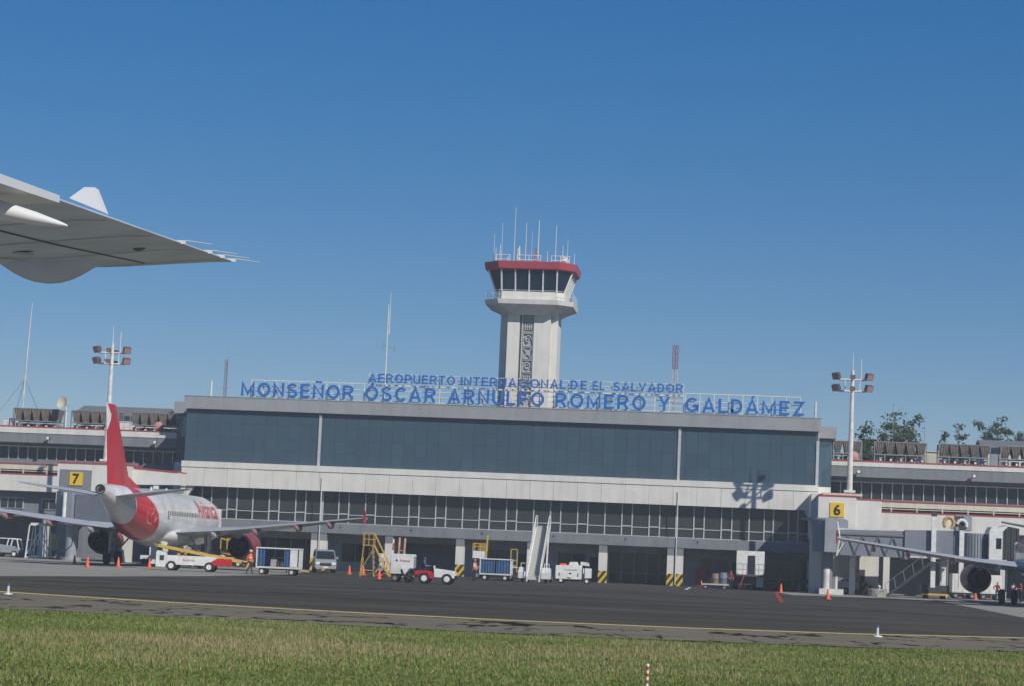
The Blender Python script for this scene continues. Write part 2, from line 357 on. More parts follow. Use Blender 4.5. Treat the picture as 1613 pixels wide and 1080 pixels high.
wl = [G(*p) for p in [(573, 923), (840, 934), (1080, 945), (1260, 950)]]
strip('worn_white_line', offs(wl, -0.6), offs(wl, 0.6), 0.006, LINEW)
sheet('concrete_stand', [(-160, 118)]+[G(*p) for p in [(0, 906.5), (200, 907), (330, 906.5), (420, 905), (468, 903), (486, 898)]]+[(-40, 211), (-160, 211)], 0.004, CONC)
struct(bpy.data.objects['concrete_stand'])
sheet('concrete_stand', [G(*p) for p in [(1222, 931.5), (1250, 937), (1400, 941.5), (1480, 946), (1613, 972)]]+[(60, 100), (120, 100), (120, 211), (5, 211)], 0.004, CONC)
TYRE = groundmat('tyre_mark', (0.030, 0.029, 0.027), (0.062, 0.059, 0.053), 0.7)
for pts, w_ in (([(60, 915), (330, 921), (620, 926), (900, 930)], .5), ([(420, 932), (760, 945), (1100, 956), (1400, 962)], .45), ([(820, 922), (1060, 936), (1330, 956), (1560, 975)], .5), ([(150, 924), (480, 938), (700, 950)], .4)):
    q = [G(*p) for p in pts]; strip('tyre_mark', offs(q, -w_), offs(q, w_), 0.0075, TYRE)
rl = [G(1222, 932), G(1232, 948)]
MB().add([(rl[0][0]-.15, rl[0][1], .009), (rl[0][0]+.15, rl[0][1], .009), (rl[1][0]+.15, rl[1][1], .009), (rl[1][0]-.15, rl[1][1], .009)], [(0, 1, 2, 3)]).build('red_stop_line', LINER)
struct(bpy.data.objects['red_stop_line'])
a = G(1080, 928); b = G(1087, 924)
struct(MB().add([(a[0]-.12, a[1], .009), (a[0]+.12, a[1], .009), (b[0]+.12, b[1], .009), (b[0]-.12, b[1], .009)], [(0, 1, 2, 3)]).build('white_bay_mark', mat('fresh_white_paint', (0.5, 0.5, 0.47), 0.8)))

# ============================================================ TERMINAL
T = thing('terminal_building', 'long grey and white terminal with dark blue glass storey under the rooftop lettering', 'terminal', (-23.3, YF, 0))
X0, X1 = W(288, 700, YF)[0], W(1290, 720, YF)[0]
BAY = 6.86; XC = [-40.02+BAY*k for k in range(-2, 8)]; XC[0] = X0+0.4; XC[-1] = X1-0.35
ZB0, ZB1, ZS, ZWT, ZP, ZC, ZG, ZR = 3.60, 4.55, 4.62, 7.62, 9.42, 10.02, 15.13, 16.35
GB = YF+7.0                               # back of the shallow rooms behind the glass
# slabs and rooms
bx('floor_slab', GREY_WALL, T, X0, X1, YF, GB+12, ZB0, ZB1, world=True)
bx('upper_slab', DARK, T, X0+.1, X1-.1, YF+.25, GB+12, ZWT+.06, ZC-.08, world=True)
bx('back_wall', BACKWALL, T, X0+.05, X1-.05, GB, GB+.3, ZB1, ZG, world=True)
bx('rear_wall', BACKWALL, T, X0, X1, YF+7.6, YF+7.9, 0, ZB0-.002, world=True)
for s, x in ((0, X0), (1, X1-.3)): bx('side_wall', WHITE_WALL, T, x, x+.3, YF+1.1, GB+12, ZB1+.002, ZG-.002, world=True)
bx('roof', FASCIA, T, X0+.02, X1-.02, YF+.35, GB+12, ZG+.02, ZR-.12, world=True)
# roof fascia in panels
nf = 27; wf = (X1+.1-X0+.1)/nf
me = MB().box(0, wf-.006, 0, .25, 0, ZR-ZG).build('fascia_panel', FASCIA, T)
me.location = (X0-.1+23.3, 0, ZG)
for k in range(1, nf): link('fascia_panel', me.data, T, (X0-.1+k*wf+23.3, 0.0, ZG))
bx('fascia_cap', FASCIA, T, X0-.14, X1+.14, YF-.04, YF+.4, ZR+.002, ZR+.06, world=True)
# lower, set-back roof returns at both ends
x0, z1 = W(275, 631, YF+4); x1, z0 = W(288, 650, YF+4)
bx('end_fascia', FASCIA, T, x0, X0+.0, YF+4, GB+12, z0, z1, world=True)
bx('end_glass_wall', UPGLASS, T, x0+.35, X0-.01, YF+4.3, GB+11, ZC, z0, world=True)
bx('end_wall', WHITE_WALL, T, x0+.3, X0-.01, YF+4.1, GB+11, 0, ZC-.01, world=True)
x1, z1 = W(1318, 672, YF+3); _, z0 = W(1318, 690, YF+3)
bx('end_fascia', FASCIA, T, X1+.0, x1, YF+3, GB+12, z0, z1, world=True)
bx('end_glass_wall', UPGLASS, T, X1+.01, x1-.4, YF+3.3, GB+11, ZC, z0, world=True)
bx('end_wall', WHITE_WALL, T, X1+.01, x1-.4, YF+3.1, GB+11, 0, ZC-.01, world=True)
# white storey band: panels and coping
npn = 27; wp = (X1-X0)/npn
pm = MB().box(0.012, wp-.012, 0, .2, 0, ZP-ZWT).build('wall_panel', WHITE_WALL, T); pm.location = (X0+23.3, 0, ZWT)
for k in range(1, npn): link('wall_panel', pm.data, T, (X0+k*wp+23.3, 0, ZWT))
bx('panel_backing', GREY_WALL, T, X0+.01, X1-.01, YF+.05, YF+.24, ZWT+.01, ZP+.05, world=True)
bx('coping', WHITE_WALL, T, X0-.03, X1+.03, YF-.07, YF+.45, ZP+.03, ZC, world=True)
for x in (X0-.02, X1-.45): bx('end_pier', WHITE_WALL, T, x, x+.47, YF+.21, YF+1.2, ZB1+.003, ZP, world=True)
# chamfered soffit ends under the white band
for sx, x in ((1, X0+.5), (-1, X1-.5)):
    MB().prism([(x, ZWT-.01), (x+sx*.75, ZWT-.01), (x, ZWT-1.25)], 'y', YF+.3, YF+1.0).build('soffit_haunch', WHITE_WALL, T, True)
# upper glass storey
YG = YF+.42; ng = 54; wg = (X1-X0-.2)/ng; rows = [ZC, 11.25, 12.5, 13.8, ZG]
pms = []
for i in range(4):
    m = MB().box(.007, wg-.007, 0, .03, .005, rows[i+1]-rows[i]-.005).build('upper_pane', UPGLASS, T); m.location = (X0+.1+23.3, .42, rows[i]); pms.append(m)
    for k in range(1, ng): link('upper_pane', m.data, T, (X0+.1+k*wg+23.3, .42, rows[i]))
fr = MB()
for k in range(ng+1): fr.box(X0+.1+k*wg-.02, X0+.1+k*wg+.02, YG+.035, YG+.1, ZC, ZG)
for z in rows[1:-1]: fr.box(X0+.1, X1-.1, YG+.04, YG+.09, z-.02, z+.02)
fr.build('upper_glazing_frame', mat('dark_blue_frame', (.03, .05, .07), .4), T, True)
for x in (W(502.5, 690, YF)[0], W(1069.5, 715, YF)[0], X1-.12):
    bx('joint_cover', ALU, T, x-.13, x+.13, YG-.12, YG-.005, ZC+.002, ZG-.15 if x < 5 else ZG-.9, world=True)
for k in range(1, 9): bx('inner_column', TAN, T, XC[k]-.35, XC[k]+.35, YF+2.2, YF+2.9, ZC-.1, ZG, world=True)
for k in range(0, 9): bx('inner_column', TAN, T, XC[k]+3.2, XC[k]+3.5, YF+4.2, YF+4.5, ZC-.1, 13.2, world=True)
# lower window band, set back 1 m: bay = wide, narrow, wide, narrow, wide
YW = YF+1.0
mull = []; panes = []
for k in range(9):
    a, b = XC[k], XC[k+1]; L = b-a; fr_ = [0, .237, .380, .618, .762, 1]
    xs = [a+f*L for f in fr_]
    for j in range(5):
        zt = 5.50 if j in (1, 3) else 5.42
        panes.append((xs[j], xs[j+1], zt, j in (1, 3)))
    mull += xs[:-1]
mull.append(XC[-1])
for x0, x1, zt, nar in panes:
    bx('window_pane', LOWGLASS, T, x0+.04, x1-.04, YW+.03, YW+.05, ZS+.03, zt-.03, world=True)
    bx('window_pane', LOWGLASS, T, x0+.04, x1-.04, YW+.03, YW+.05, zt+.03, ZWT+.02, world=True)
    w = .055 if nar else .035
    bx('transom', ALU, T, x0+.055, x1-.055, YW-.03, YW+.02, zt-w, zt+w, world=True)
for x in mull:
    w = .12 if min(abs(x-XC[2]), abs(x-XC[7])) < .1 else .055
    bx('mullion', ALU, T, x-w, x+w, YW-.07, YW+.07, ZS+.001, ZWT+.05, world=True)
bx('window_sill', ALU, T, X0+.5, X1-.5, YW-.15, YW+.1, ZB1+.002, ZS, world=True)
for k in range(9):                         # ceiling lights and furniture glimpsed inside
    bx('inner_partition', BACKWALL, T, XC[k]+1.9, XC[k]+2.6, YF+4.0, YF+4.6, ZB1+.001, ZB1+2.1, world=True)
# expansion joint downpipes
for x in (XC[2]+.03, XC[7]+.05):
    MB().tube((x, YF-.07, 0.1), (x, YF-.07, 8.9), .055).build('downpipe', mat('pipe_pale', (.58, .58, .56), .6), T, True)
# columns
for k, x in enumerate(XC):
    offs_ = (-.42, .42) if k in (2, 7) else (0,)
    for dx in offs_:
        w = .34 if len(offs_) == 2 else .40
        c = bx('column', WHITE_WALL, T, x+dx-w, x+dx+w, YF+.06, YF+.86, 1.13, 2.85, world=True)
        MB().box(x+dx-w-.012, x+dx+w+.012, YF+.048, YF+.872, 0, 1.13).build('hazard_base', HAZARD, T, True)
        bx('column_head', GREY_WALL, T, x+dx-w+.003, x+dx+w-.003, YF+.063, YF+.857, 2.85, ZB0, world=True)
# ground floor: set-back wall with doors and glazed bays
YB = YF+3.6
for k in range(9):
    a, b = XC[k]+.02, XC[k+1]-.02
    if k in (6, 8, 1):
        n = 5 if k == 6 else 4; L = (b-a-.8)/n
        bx('bay_header', BACKWALL, T, a, b, YB, YB+.25, 2.95, ZB0, world=True)
        for s_ in (a, b-.4): bx('bay_jamb', BACKWALL, T, s_, s_+.4, YB, YB+.25, 0, 2.95, world=True)
        for j in range(n):
            bx('shopfront_pane', LOWGLASS, T, a+.4+j*L+.05, a+.4+(j+1)*L-.05, YB+.1, YB+.13, .08, 2.9, world=True)
            bx('shopfront_mullion', GREY, T, a+.4+j*L-.045, a+.4+j*L+.045, YB-.02, YB+.09, 0, 2.95, world=True)
        bx('shopfront_rail', GREY, T, a+.4, b-.4, YB-.03, YB+.085, 1.0, 1.07, world=True)
    elif k in (0, 3):
        bx('bay_header', BACKWALL, T, a, b, YB, YB+.25, 3.0, ZB0, world=True)   # open baggage bay
        bx('bay_jamb', BACKWALL, T, a, a+1.1, YB, YB+.25, 0, 3.0, world=True)
    else:
        bx('bay_wall', BACKWALL, T, a, b, YB, YB+.25, 0, ZB0, world=True)
        wx = a+1.7+(k % 2)*.6
        bx('window_frame', GREY, T, wx-.08, wx+2.7, YB-.06, YB-.003, .85, 2.75, world=True)
        bx('bay_window', LOWGLASS, T, wx, wx+1.25, YB-.09, YB-.062, .95, 2.65, world=True)
        bx('bay_window', LOWGLASS, T, wx+1.35, wx+2.6, YB-.09, YB-.062, .95, 2.65, world=True)
        d = bx('door', DKSTEEL, T, b-1.5, b-.5, YB-.05, YB-.004, .02, 2.4, world=True)
        MB().box(b-1.4, b-1.32, YB-.11, YB-.052, 1.0, 1.2).build('handle', ALU, d).location = (23.3, -YF, 0)
    bx('beam_light', LAMP, T, (a+b)/2-.6, (a+b)/2+.6, YF+1.6, YF+1.75, ZB0-.08, ZB0-.004, world=True)
# red fire cabinet and small wall fittings on the beam
bx('fire_cabinet', RED, T, XC[7]+1.9, XC[7]+2.9, YB-.4, YB-.003, 0.05, 1.75, world=True)
for k in range(2, 9):
    x = XC[k]+2.1
    MB().tube((x, YF-.1, 4.25), (x, YF-.002, 4.25), .07).build('beam_outlet', DKSTEEL, T, True)

# ============================================================ SIDE PIERS
def pier(name, label, xa, xb, Y, side):
    P_ = thing(name, label, 'terminal wing', ((xa+xb)/2, Y, 0))
    if side > 0: zr, zw0, zf0, zw1, zs = 12.84, 12.28, 11.24, 10.75, 9.2
    else: zr, zw0, zf0, zw1, zs = 13.11, 12.41, 11.45, 11.05, 9.85
    b = lambda n, m, *a: bx(n, m, P_, *a, world=True)
    b('parapet', WHITE_WALL, xa, xb, Y, Y+.4, zw0, zr-.1)
    b('parapet_trim', RED, xa, xb, Y-.05, Y+.5, zr-.1, zr)
    b('roof', GREY_WALL, xa, xb, Y+.42, Y+26, zw0-.3, zw0+.25)
    b('fascia', GREY_WALL, xa, xb, Y+.06, Y+.41, zf0, zw0-.002)
    b('soffit', GREY_WALL, xa, xb, Y+.45, Y+1.5, zf0+.02, zf0+.3)
    b('wall', GREY_WALL, xa, xb, Y+1.4, Y+1.7, zw1, zf0+.018)
    b('wall', GREY_WALL, xa, xb, Y+1.4, Y+1.7, 0, zs)
    b('inner_wall', BACKWALL, xa, xb, Y+6, Y+6.3, 0, zf0)
    b('end_wall', GREY_WALL, xa if side > 0 else xb-.3, xa+.3 if side > 0 else xb, Y+1.72, Y+26, 0, zw0-.31)
    n = int((xb-xa)/1.0); w = (xb-xa)/n
    pane = None
    for k in range(n):
        x = xa+k*w
        if pane is None: pane = bx('window_pane', LOWGLASS, P_, .04, w-.04, 0, .03, zs+.03, zw1-.03); pane.location = (x-(xa+xb)/2, 1.5, 0); mm = bx('mullion', ALU, P_, -.045, .045, -.03, .08, zs, zw1); mm.location = (x-(xa+xb)/2, 1.4, 0)
        else: link('window_pane', pane.data, P_, (x-(xa+xb)/2, 1.5, 0)); link('mullion', mm.data, P_, (x-(xa+xb)/2, 1.4, 0))
    b('window_head', ALU, xa, xb, Y+1.3, Y+1.39, zw1, zw1+.12)
    # lower gallery in front of the windows
    g0, g1 = (xa+4.6, xb) if side > 0 else (xa, xb-9.2)
    Yg = Y-3.0
    zt = 8.95 if side > 0 else 9.25
    b('gallery_trim', RED, g0, g1, Yg-.06, Yg+.5, zt-.1, zt)
    b('gallery_upper_band', CREAM, g0, g1, Yg, Yg+.45, zt-.62, zt-.102)
    b('gallery_roof', GREY_WALL, g0, g1, Yg+.46, Y+1.39, zt-.6, zt-.2)
    b('gallery_groove', DKSTEEL, g0, g1, Yg+.2, Yg+.44, zt-1.0, zt-.622)
    for k in range(int((g1-g0)/2.4)): b('groove_bracket', CREAM, g0+1+k*2.4, g0+1.12+k*2.4, Yg+.02, Yg+.198, zt-1.0, zt-.64)
    b('gallery_rail', CREAM, g0, g1, Yg+.03, Yg+.15, zt-.80, zt-.73)
    b('gallery_trim', RED, g0, g1, Yg-.05, Yg+.3, zt-1.12, zt-1.02)
    b('gallery_wall', WHITE_WALL, g0, g1, Yg, Yg+.4, zt-2.75, zt-1.122)
    b('gallery_floor', GREY_WALL, g0, g1, Yg+.42, Y+1.39, zt-2.9, zt-2.5)
    # windows and dark bays below
    b('lower_wall', GREY_WALL, g0, g1, Yg+1.1, Yg+1.4, 4.4, zt-2.91)
    for k in range(int((g1-g0)/4.2)):
        x = g0+1.0+k*4.2
        f_ = bx('lower_window_frame', ALU, P_, x, x+2.4, Yg+1.0, Yg+1.09, 4.75, 5.85, world=True)
        for j in range(3): b('lower_window_pane', LOWGLASS, x+.08+j*.77, x+.75+j*.77, Yg+.96, Yg+.99, 4.83, 5.77)
    b('lower_slab', GREY_WALL, g0, g1, Yg+.8, Y+1.39, 4.0, 4.39)
    for k in range(int((g1-g0)/5.5)+1): b('ground_column', WHITE_WALL, g0+.5+k*5.5, g0+1.1+k*5.5, Yg+1.0, Yg+1.6, 0, 3.99)
    b('ground_wall', BACKWALL, g0, g1, Y+3, Y+3.3, 0, 4.0)
    for k in range(0, int((xb-xa)/11)):
        x = xa+2.6+k*11 if side > 0 else xb-2.4-k*11
        fl = MB().tube((x, Y+.05, zf0+.55), (x, Y-.35, zf0+.5), .05).box(x-.16, x+.16, Y-.62, Y-.3, zf0+.32, zf0+.66).build('flood_light', DKSTEEL, P_, True)
        MB().box(x-.13, x+.13, Y-.65, Y-.622, zf0+.36, zf0+.62).build('lens', LAMP, fl).location = (-(xa+xb)/2, -Y, 0)
    return zr, zw0
xr = W(1309, 760, YF+6)[0]; xl = W(283, 700, YF+6)[0]
pier('terminal_wing', 'low terminal wing with red roof trim beside the number six gate', xr, xr+46, YF+6, 1)
pier('terminal_wing', 'low terminal wing with red roof trim beside the number seven gate', xl-52, xl, YF+6, -1)

# ============================================================ CONTROL TOWER
YT = YF+30
tx0, tx1 = W(783, 598, YT)[0], W(874.5, 598, YT)[0]; TX = (tx0+tx1)/2; TWd = (tx1-tx0)/2
zsh = W(836, 490, YT)[1]
TW = thing('control_tower', 'white control tower with flared dark glass cab and red roof band', 'control tower', (TX, YT+3, 0))
b = lambda n, m, *a: bx(n, m, TW, *a)
d = 3.0
b('shaft', WHITE_WALL, -TWd+.9, -.95, -d, d, 0, zsh)
b('shaft', WHITE_WALL, .62, TWd-.75, -d, d, 0, zsh)
b('shaft_wing', WHITE_WALL, -TWd, -TWd+.898, -d+1.1, d-1, 0, zsh)
b('shaft_wing', WHITE_WALL, TWd-.748, TWd, -d+.8, d-1, 0, zsh)
b('shaft_core', WHITE_WALL, -.948, .618, -d+.75, d-.5, 0, zsh)
b('shaft_rib', WHITE_WALL, -.72, -.62, -d+.1, -d+.748, 0, zsh)
# carved concrete screen in the slot: every block its own piece
SCRM = mat('screen_concrete', (.40, .41, .41), .8, var=.1, scale=2)
scr = b('screen_back', mat('screen_back_grey', (.36, .37, .38), .8), -.615, .615, -d+.3, -d+.745, 12, zsh-.9)  # plain grey plate behind the blocks, slightly darker than their concrete
def screen_block(kind):
    m = MB()
    m.box(-.56, -.50, 0, .2, 0, 1.36); m.box(.50, .56, 0, .2, 0, 1.36); m.box(-.5, .5, 0, .2, 0, .07); m.box(-.5, .5, 0, .2, 1.29, 1.36)
    if kind == 0:
        for t in (-.35, -.12, .12, .35): m.box(t-.05, t+.05, .02, .18, .3, 1.1)
        m.box(-.44, .44, .03, .17, .6, .72)
    elif kind == 1:
        pts = [(math.cos(a)*.4*(1-a/9.5), .68+math.sin(a)*.5*(1-a/9.5)) for a in np.linspace(0, 8.5, 20)]
        for p, q in zip(pts[:-1], pts[1:]): m.bar((p[0], .1, p[1]), (q[0], .1, q[1]), .11)
    elif kind == 2:
        for s_ in (-1, 1):
            m.bar((s_*.45, .1, .15), (0, .1, .68), .12); m.bar((s_*.45, .1, 1.2), (0, .1, .68), .12)
        m.lathe([(.01, -.08), (.2, -.08), (.2, .08), (.01, .08)], 10, (0, .1, .68), 'y')
    else:
        pts = [(-math.cos(a)*.42*(1-a/12), .68+math.sin(a)*.5*(1-a/12)) for a in np.linspace(0.5, 9, 20)]
        for p, q in zip(pts[:-1], pts[1:]): m.bar((p[0], .1, p[1]), (q[0], .1, q[1]), .12)
    return m
sb = [screen_block(k).build('screen_block', SCRM, TW) for k in range(4)]
z = zsh-1.0; k = 0
while z-1.42 > 12:
    z -= 1.42
    if k < 4: sb[k].location = (0, -d+.09, z)
    else: link('screen_block', sb[k % 4].data, TW, (0, -d+.09, z))
    k += 1
# cab: irregular octagon; half widths from the photograph
def octo(hw, hd, c): return [(-hw+c, -hd), (hw-c, -hd), (hw, -hd+c), (hw, hd-c), (hw-c, hd), (-hw+c, hd), (-hw, hd-c), (-hw, -hd+c)]
def oring(hw, hd, c, z): return [(x, y, z) for x, y in octo(hw, hd, c)]
zl = W(836, 486, YT-1)[1]; zk0 = W(836, 472.5, YT-1.5)[1]; zwb = W(836, 459.5, YT-1)[1]; zwt = W(836, 425.5, YT-1.5)[1]; zrt = W(836, 411.5, YT-2)[1]
MB().loft([oring(TWd-.3, 3.4, 1.2, zsh-.5), oring(TWd+.5, 4.0, 1.3, zsh+.05), oring(4.85, 4.75, 1.6, zsh+.55), oring(4.95, 4.85, 1.6, zk0)]).build('gallery_deck', WHITE_WALL, TW)
MB().loft([oring(3.85, 3.8, .82, zk0+.003), oring(3.85, 3.8, .82, zwb)]).build('cab_wall', WHITE_WALL, TW)
lo, hi = oring(3.8, 3.75, .78, zwb+.002), oring(4.62, 4.5, 1.55, zwt)
for i in range(8):
    a0, a1, b0, b1 = Vector(lo[i]), Vector(lo[(i+1) % 8]), Vector(hi[i]), Vector(hi[(i+1) % 8])
    n_ = 4 if i % 2 == 0 and i in (0, 4) else (4 if i in (2, 6) else 1)
    for j in range(n_):
        q = [a0.lerp(a1, j/n_), a0.lerp(a1, (j+1)/n_), b0.lerp(b1, (j+1)/n_), b0.lerp(b1, j/n_)]
        nm = (q[1]-q[0]).cross(q[3]-q[0]).normalized()*.04
        MB().add([*q, *[p-nm for p in q]], [(0, 1, 2, 3), (7, 6, 5, 4), (0, 4, 5, 1), (1, 5, 6, 2), (2, 6, 7, 3), (3, 7, 4, 0)]).build('cab_window', TOWERGLASS, TW)
        MB().bar(q[0]+nm*.5, q[3]+nm*.5, .17 if j == 0 else .15).build('cab_mullion', WHITE, TW)
MB().loft([oring(3.5, 3.4, .8, zwb+.02), oring(3.5, 3.4, .8, zwb+.4)]).build('console_desk', DKSTEEL, TW)
MB().loft([oring(4.75, 4.62, 1.6, zwt), oring(5.02, 4.9, 1.7, zwt+.1), oring(5.12, 5.0, 1.7, zrt-.06), oring(4.9, 4.8, 1.65, zrt)]).build('cab_roof', mat('tower_red', (0.36, 0.05, 0.075), 0.5, var=0.08, scale=1), TW)
# gallery railing
rl_ = MB(); oc = oring(4.8, 4.7, 1.6, zk0)
for i in range(8):
    p, q = Vector(oc[i]), Vector(oc[(i+1) % 8])
    for h_ in (.5, 1.0): rl_.tube(p+Vector((0, 0, h_)), q+Vector((0, 0, h_)), .02, n=6)
    for j in range(4): rl_.tube(p.lerp(q, j/4), p.lerp(q, j/4)+Vector((0, 0, 1.0)), .02, n=6)
rl_.build('gallery_railing', WHITE, TW)
# roof aerials, one part each: photo x, tip y, thickness
for px, tip, r in [(775, 365, .035), (779, 388, .05), (785.5, 346, .035), (786, 384, .06), (795.5, 400, .05), (798.5, 400, .05), (808.5, 326, .045), (812, 387, .13), (816.5, 387, .13), (824.5, 347, .05), (836, 364, .025), (846, 346, .07), (859.5, 392, .05), (870.5, 348, .055), (885, 386, .05), (892, 376, .035), (891, 401, .05), (900.5, 392, .05)]:
    x, z = W(px-(411-tip)*-.04, tip, YT); xb_ = x-TX
    yy = random.uniform(-2.5, 1.0)
    base = zrt-.02
    m = MB().tube((xb_, yy, base), (xb_, yy, base+(z-base)*.35), r*1.2, r).tube((xb_, yy, base+(z-base)*.35), (xb_, yy, z), r, r*.6)
    m.build('aerial', mat('aerial_white', (0.62, 0.62, 0.6), 0.4), TW)
rr = MB()
for za in (.45, .95):
    for xa_, xb_ in ((-3.9, -2.4), (-1.6, 1.0), (2.2, 4.2)): rr.tube((xa_, -2.6, zrt+za), (xb_, -2.6, zrt+za), .035, n=6)
for xa_ in (-3.9, -2.4, -1.6, -.3, 1.0, 2.2, 3.2, 4.2): rr.tube((xa_, -2.6, zrt-.02), (xa_, -2.6, zrt+1.0), .035, n=6)
rr.build('roof_rail', WHITE, TW)
lt_ = MB()
for s_ in (-1, 1): lt_.tube((.55+s_*.28, -1.5, zrt-.02), (.35, -1.5, zrt+1.9), .06, n=6)
lt_.box(.2, .75, -1.7, -1.3, zrt-.02, zrt+.5).build('beacon_frame', mat('beacon_red', (0.5, 0.12, 0.08), 0.5), TW)
MB().lathe([(.05, 0), (.45, .12), (.55, .5), (.4, .85), (.05, 1.0)], 14, (3.55, -2.0, zrt-.02)).build('radome', DIRTY_WHITE, TW, smooth=True)
# ============================================================ ROOFTOP SIGN
YS = YF+.9
SG = thing('rooftop_sign', 'big blue capital letters on a white pipe frame along the terminal roof', 'sign', (-23.3, YS, ZR-.1))
GL = {}
def get_glyph(ch, cap):
    k = (ch, cap)
    if k not in GL:
        o_ = stroke_glyph(ch).build('letter', SIGNBLUE); me = o_.data; bpy.data.objects.remove(o_)
        me.transform(Matrix.Diagonal((cap, 1.2, cap, 1)))
        xs = [v.co.x for v in me.vertices]; GL[k] = (me, min(xs), max(xs))
    return GL[k]
def word(txt, xa, xb, za, zb, cap):
    """letters of one word spread from xa to xb; baseline from za to zb"""
    g = [get_glyph(c, cap) for c in txt]; tot = sum(q[2]-q[1] for q in g)
    if len(g) > 1:
        sq = min(1.2, max(.7, (xb-xa)*.82/tot)); gap = (xb-xa-tot*sq)/(len(g)-1)
    else: sq, gap = (xb-xa)/tot, 0
    x = xa
    for (me, mn, mx_), c in zip(g, txt):
        t = (x-xa)/(xb-xa)
        o = link('letter', me, SG, (x-mn*sq+23.3, -.28, za+(zb-za)*t-(ZR-.1))); o.scale = (sq, 1, 1)
        x += (mx_-mn)*sq+gap
def line_z(px, pts, Y):
    return W(px, np.interp(px, [p[0] for p in pts], [p[1] for p in pts]), Y)[1]
low = [(380, 620.8), (700, 634), (1265, 656)]; up = [(581, 601.5), (726, 606.5), (890, 612.2), (1077, 618.6)]
zlow = np.mean([line_z(p, low, YS) for p in (380, 700, 1265)]); zup = np.mean([line_z(p, up, YS) for p in (581, 890, 1077)])
for t, a, b_ in [('MONSEÑOR', 380, 557), ('ÓSCAR', 575.5, 686.5), ('ARNULFO', 706, 857), ('ROMERO', 875, 1017), ('Y', 1038, 1055), ('GALDÁMEZ', 1080, 1268)]:
    word(t, W(a, 630, YS)[0], W(b_, 640, YS)[0], zlow, zlow, 1.36)
for t, a, b_ in [('AEROPUERTO', 581, 717), ('INTERNACIONAL', 726, 892), ('DE', 899, 925), ('EL', 934, 952.5), ('SALVADOR', 966.5, 1076)]:
    word(t, W(a, 605, YS)[0], W(b_, 610, YS)[0], zup, zup, .86)
PIPE = mat('sign_pipe_white', (0.66, 0.64, 0.58), 0.5)
def frame(pa, pb, zt, rails, n, thick_top=.055):
    xa, xb = W(pa, 620, YS)[0], W(pb, 630, YS)[0]; f = MB()
    for k in range(n+1):
        x = xa+(xb-xa)*k/n; f.tube((x, YS, ZR-.1), (x, YS, zt), .05, n=6)
        f.tube((x, YS, zt-.3), (x, YS+1.1, ZR-.1), .035, n=6)
    for z in rails: f.tube((xa, YS, z), (xb, YS, z), .04, n=6)
    f.tube((xa, YS, zt), (xb, YS, zt), thick_top, n=6)
    f.build('sign_frame', PIPE, SG, True)
ztl = W(396, 597.5, YS)[1]; ztc = W(830, 614.5, YS)[1]; ztr = W(1170, 622, YS)[1]
frame(395, 573, ztl, [zlow-.03, zlow+.5, zlow+1.0], 9)
frame(581, 1077, ztc, [zlow-.03, zlow+.5, zlow+1.0], 22, .09)
frame(1080, 1261, ztr, [zlow-.03, zlow+.5, zlow+1.0], 8)
xa, xb = W(581, 600, YS)[0], W(1077, 612, YS)[0]; f = MB()
for k in range(23): x = xa+(xb-xa)*k/22; f.tube((x, YS, ztc), (x, YS, zup+.85), .035, n=6)
for z in (zup+.1, zup+.4, zup+.85): f.tube((xa, YS, z), (xb, YS, z), .035, n=6)
f.build('sign_frame', PIPE, SG, True)

# ============================================================ LIGHT MASTS
def light_mast(label, px, base_py, arm_py, Y):
    x, z0 = W(px, base_py, Y); _, z1 = W(px+5.5, arm_py, Y)
    Mt = thing('light_mast', label, 'light mast', (x, Y, z0), 0, 'white floodlight masts on the gate houses')
    H_ = z1-z0
    MB().tube((0, 0, 0), (0, 0, H_+1.9), .27, .15, 12).tube((0, 0, H_+1.9), (0, 0, H_+3.6), .05, .02, 6).box(-.5, .5, -.4, .4, 0, .22).build('pole', DIRTY_WHITE, Mt)
    MB().tube((.75, 0, H_+1.05), (.75, 0, H_+3.0), .06, .04, 6).build('lightning_rod', DIRTY_WHITE, Mt)
    for j, hh in enumerate((H_, H_+1.05)):
        MB().tube((-1.25, 0, hh), (1.25, 0, hh), .09, n=8).tube((0, -.9, hh), (0, .9, hh), .07, n=8).build('crossarm', DIRTY_WHITE, Mt)
        for sx in (-1, 1):
            MB().tube((sx*.65, 0, H_), (sx*.65, 0, H_+1.05), .06, n=6).build('brace', DIRTY_WHITE, Mt) if j == 0 else None
        for (fx, fy) in ((-1.42, -.1), (1.42, -.1), (-.05, -1.0), (.1, 1.0)):
            a = math.atan2(-fx, -fy if abs(fy) > .5 else .9)
            fl = MB()
            c = math.cos(a); s_ = math.sin(a)
            fl.loft([[(u, -.26, v) for u, v in ((-.36, -.3), (.36, -.3), (.36, .3), (-.36, .3))], [(u, .12, v) for u, v in ((-.33, -.27), (.33, -.27), (.33, .27), (-.33, .27))], [(u, .34, v) for u, v in ((-.15, -.13), (.15, -.13), (.15, .13), (-.15, .13))]])
            o = fl.build('floodlight', mat('lamp_housing', (0.11, 0.075, 0.07), 0.6, var=.2, scale=3), Mt)
            o.scale = (1, 1, 1) if abs(fx) > 1 else (.6, .6, .6); o.location = (fx, fy, hh+(.34 if abs(fx) > 1 else .2)); o.rotation_euler = (math.radians(25), 0, {-1.42: -.6, 1.42: .6, -.05: 0, .1: 3.1}[fx])
            l = MB().box(-.3, .3, -.285, -.262, -.25, .25).build('lens', mat('pinkish_lens', (0.40, 0.22, 0.20), 0.25), o)
            MB().tube((0, 0, -.3), (0, .05, -.02), .05, n=6).build('bracket', DIRTY_WHITE, o)
    return Mt
YP6 = YF-9.0
light_mast('white floodlight mast rising from the number six gate house', 1338, 775, 615.5, YP6)
light_mast('white floodlight mast behind the red tail fin', 166.5, 726, 572, YF-5.5)

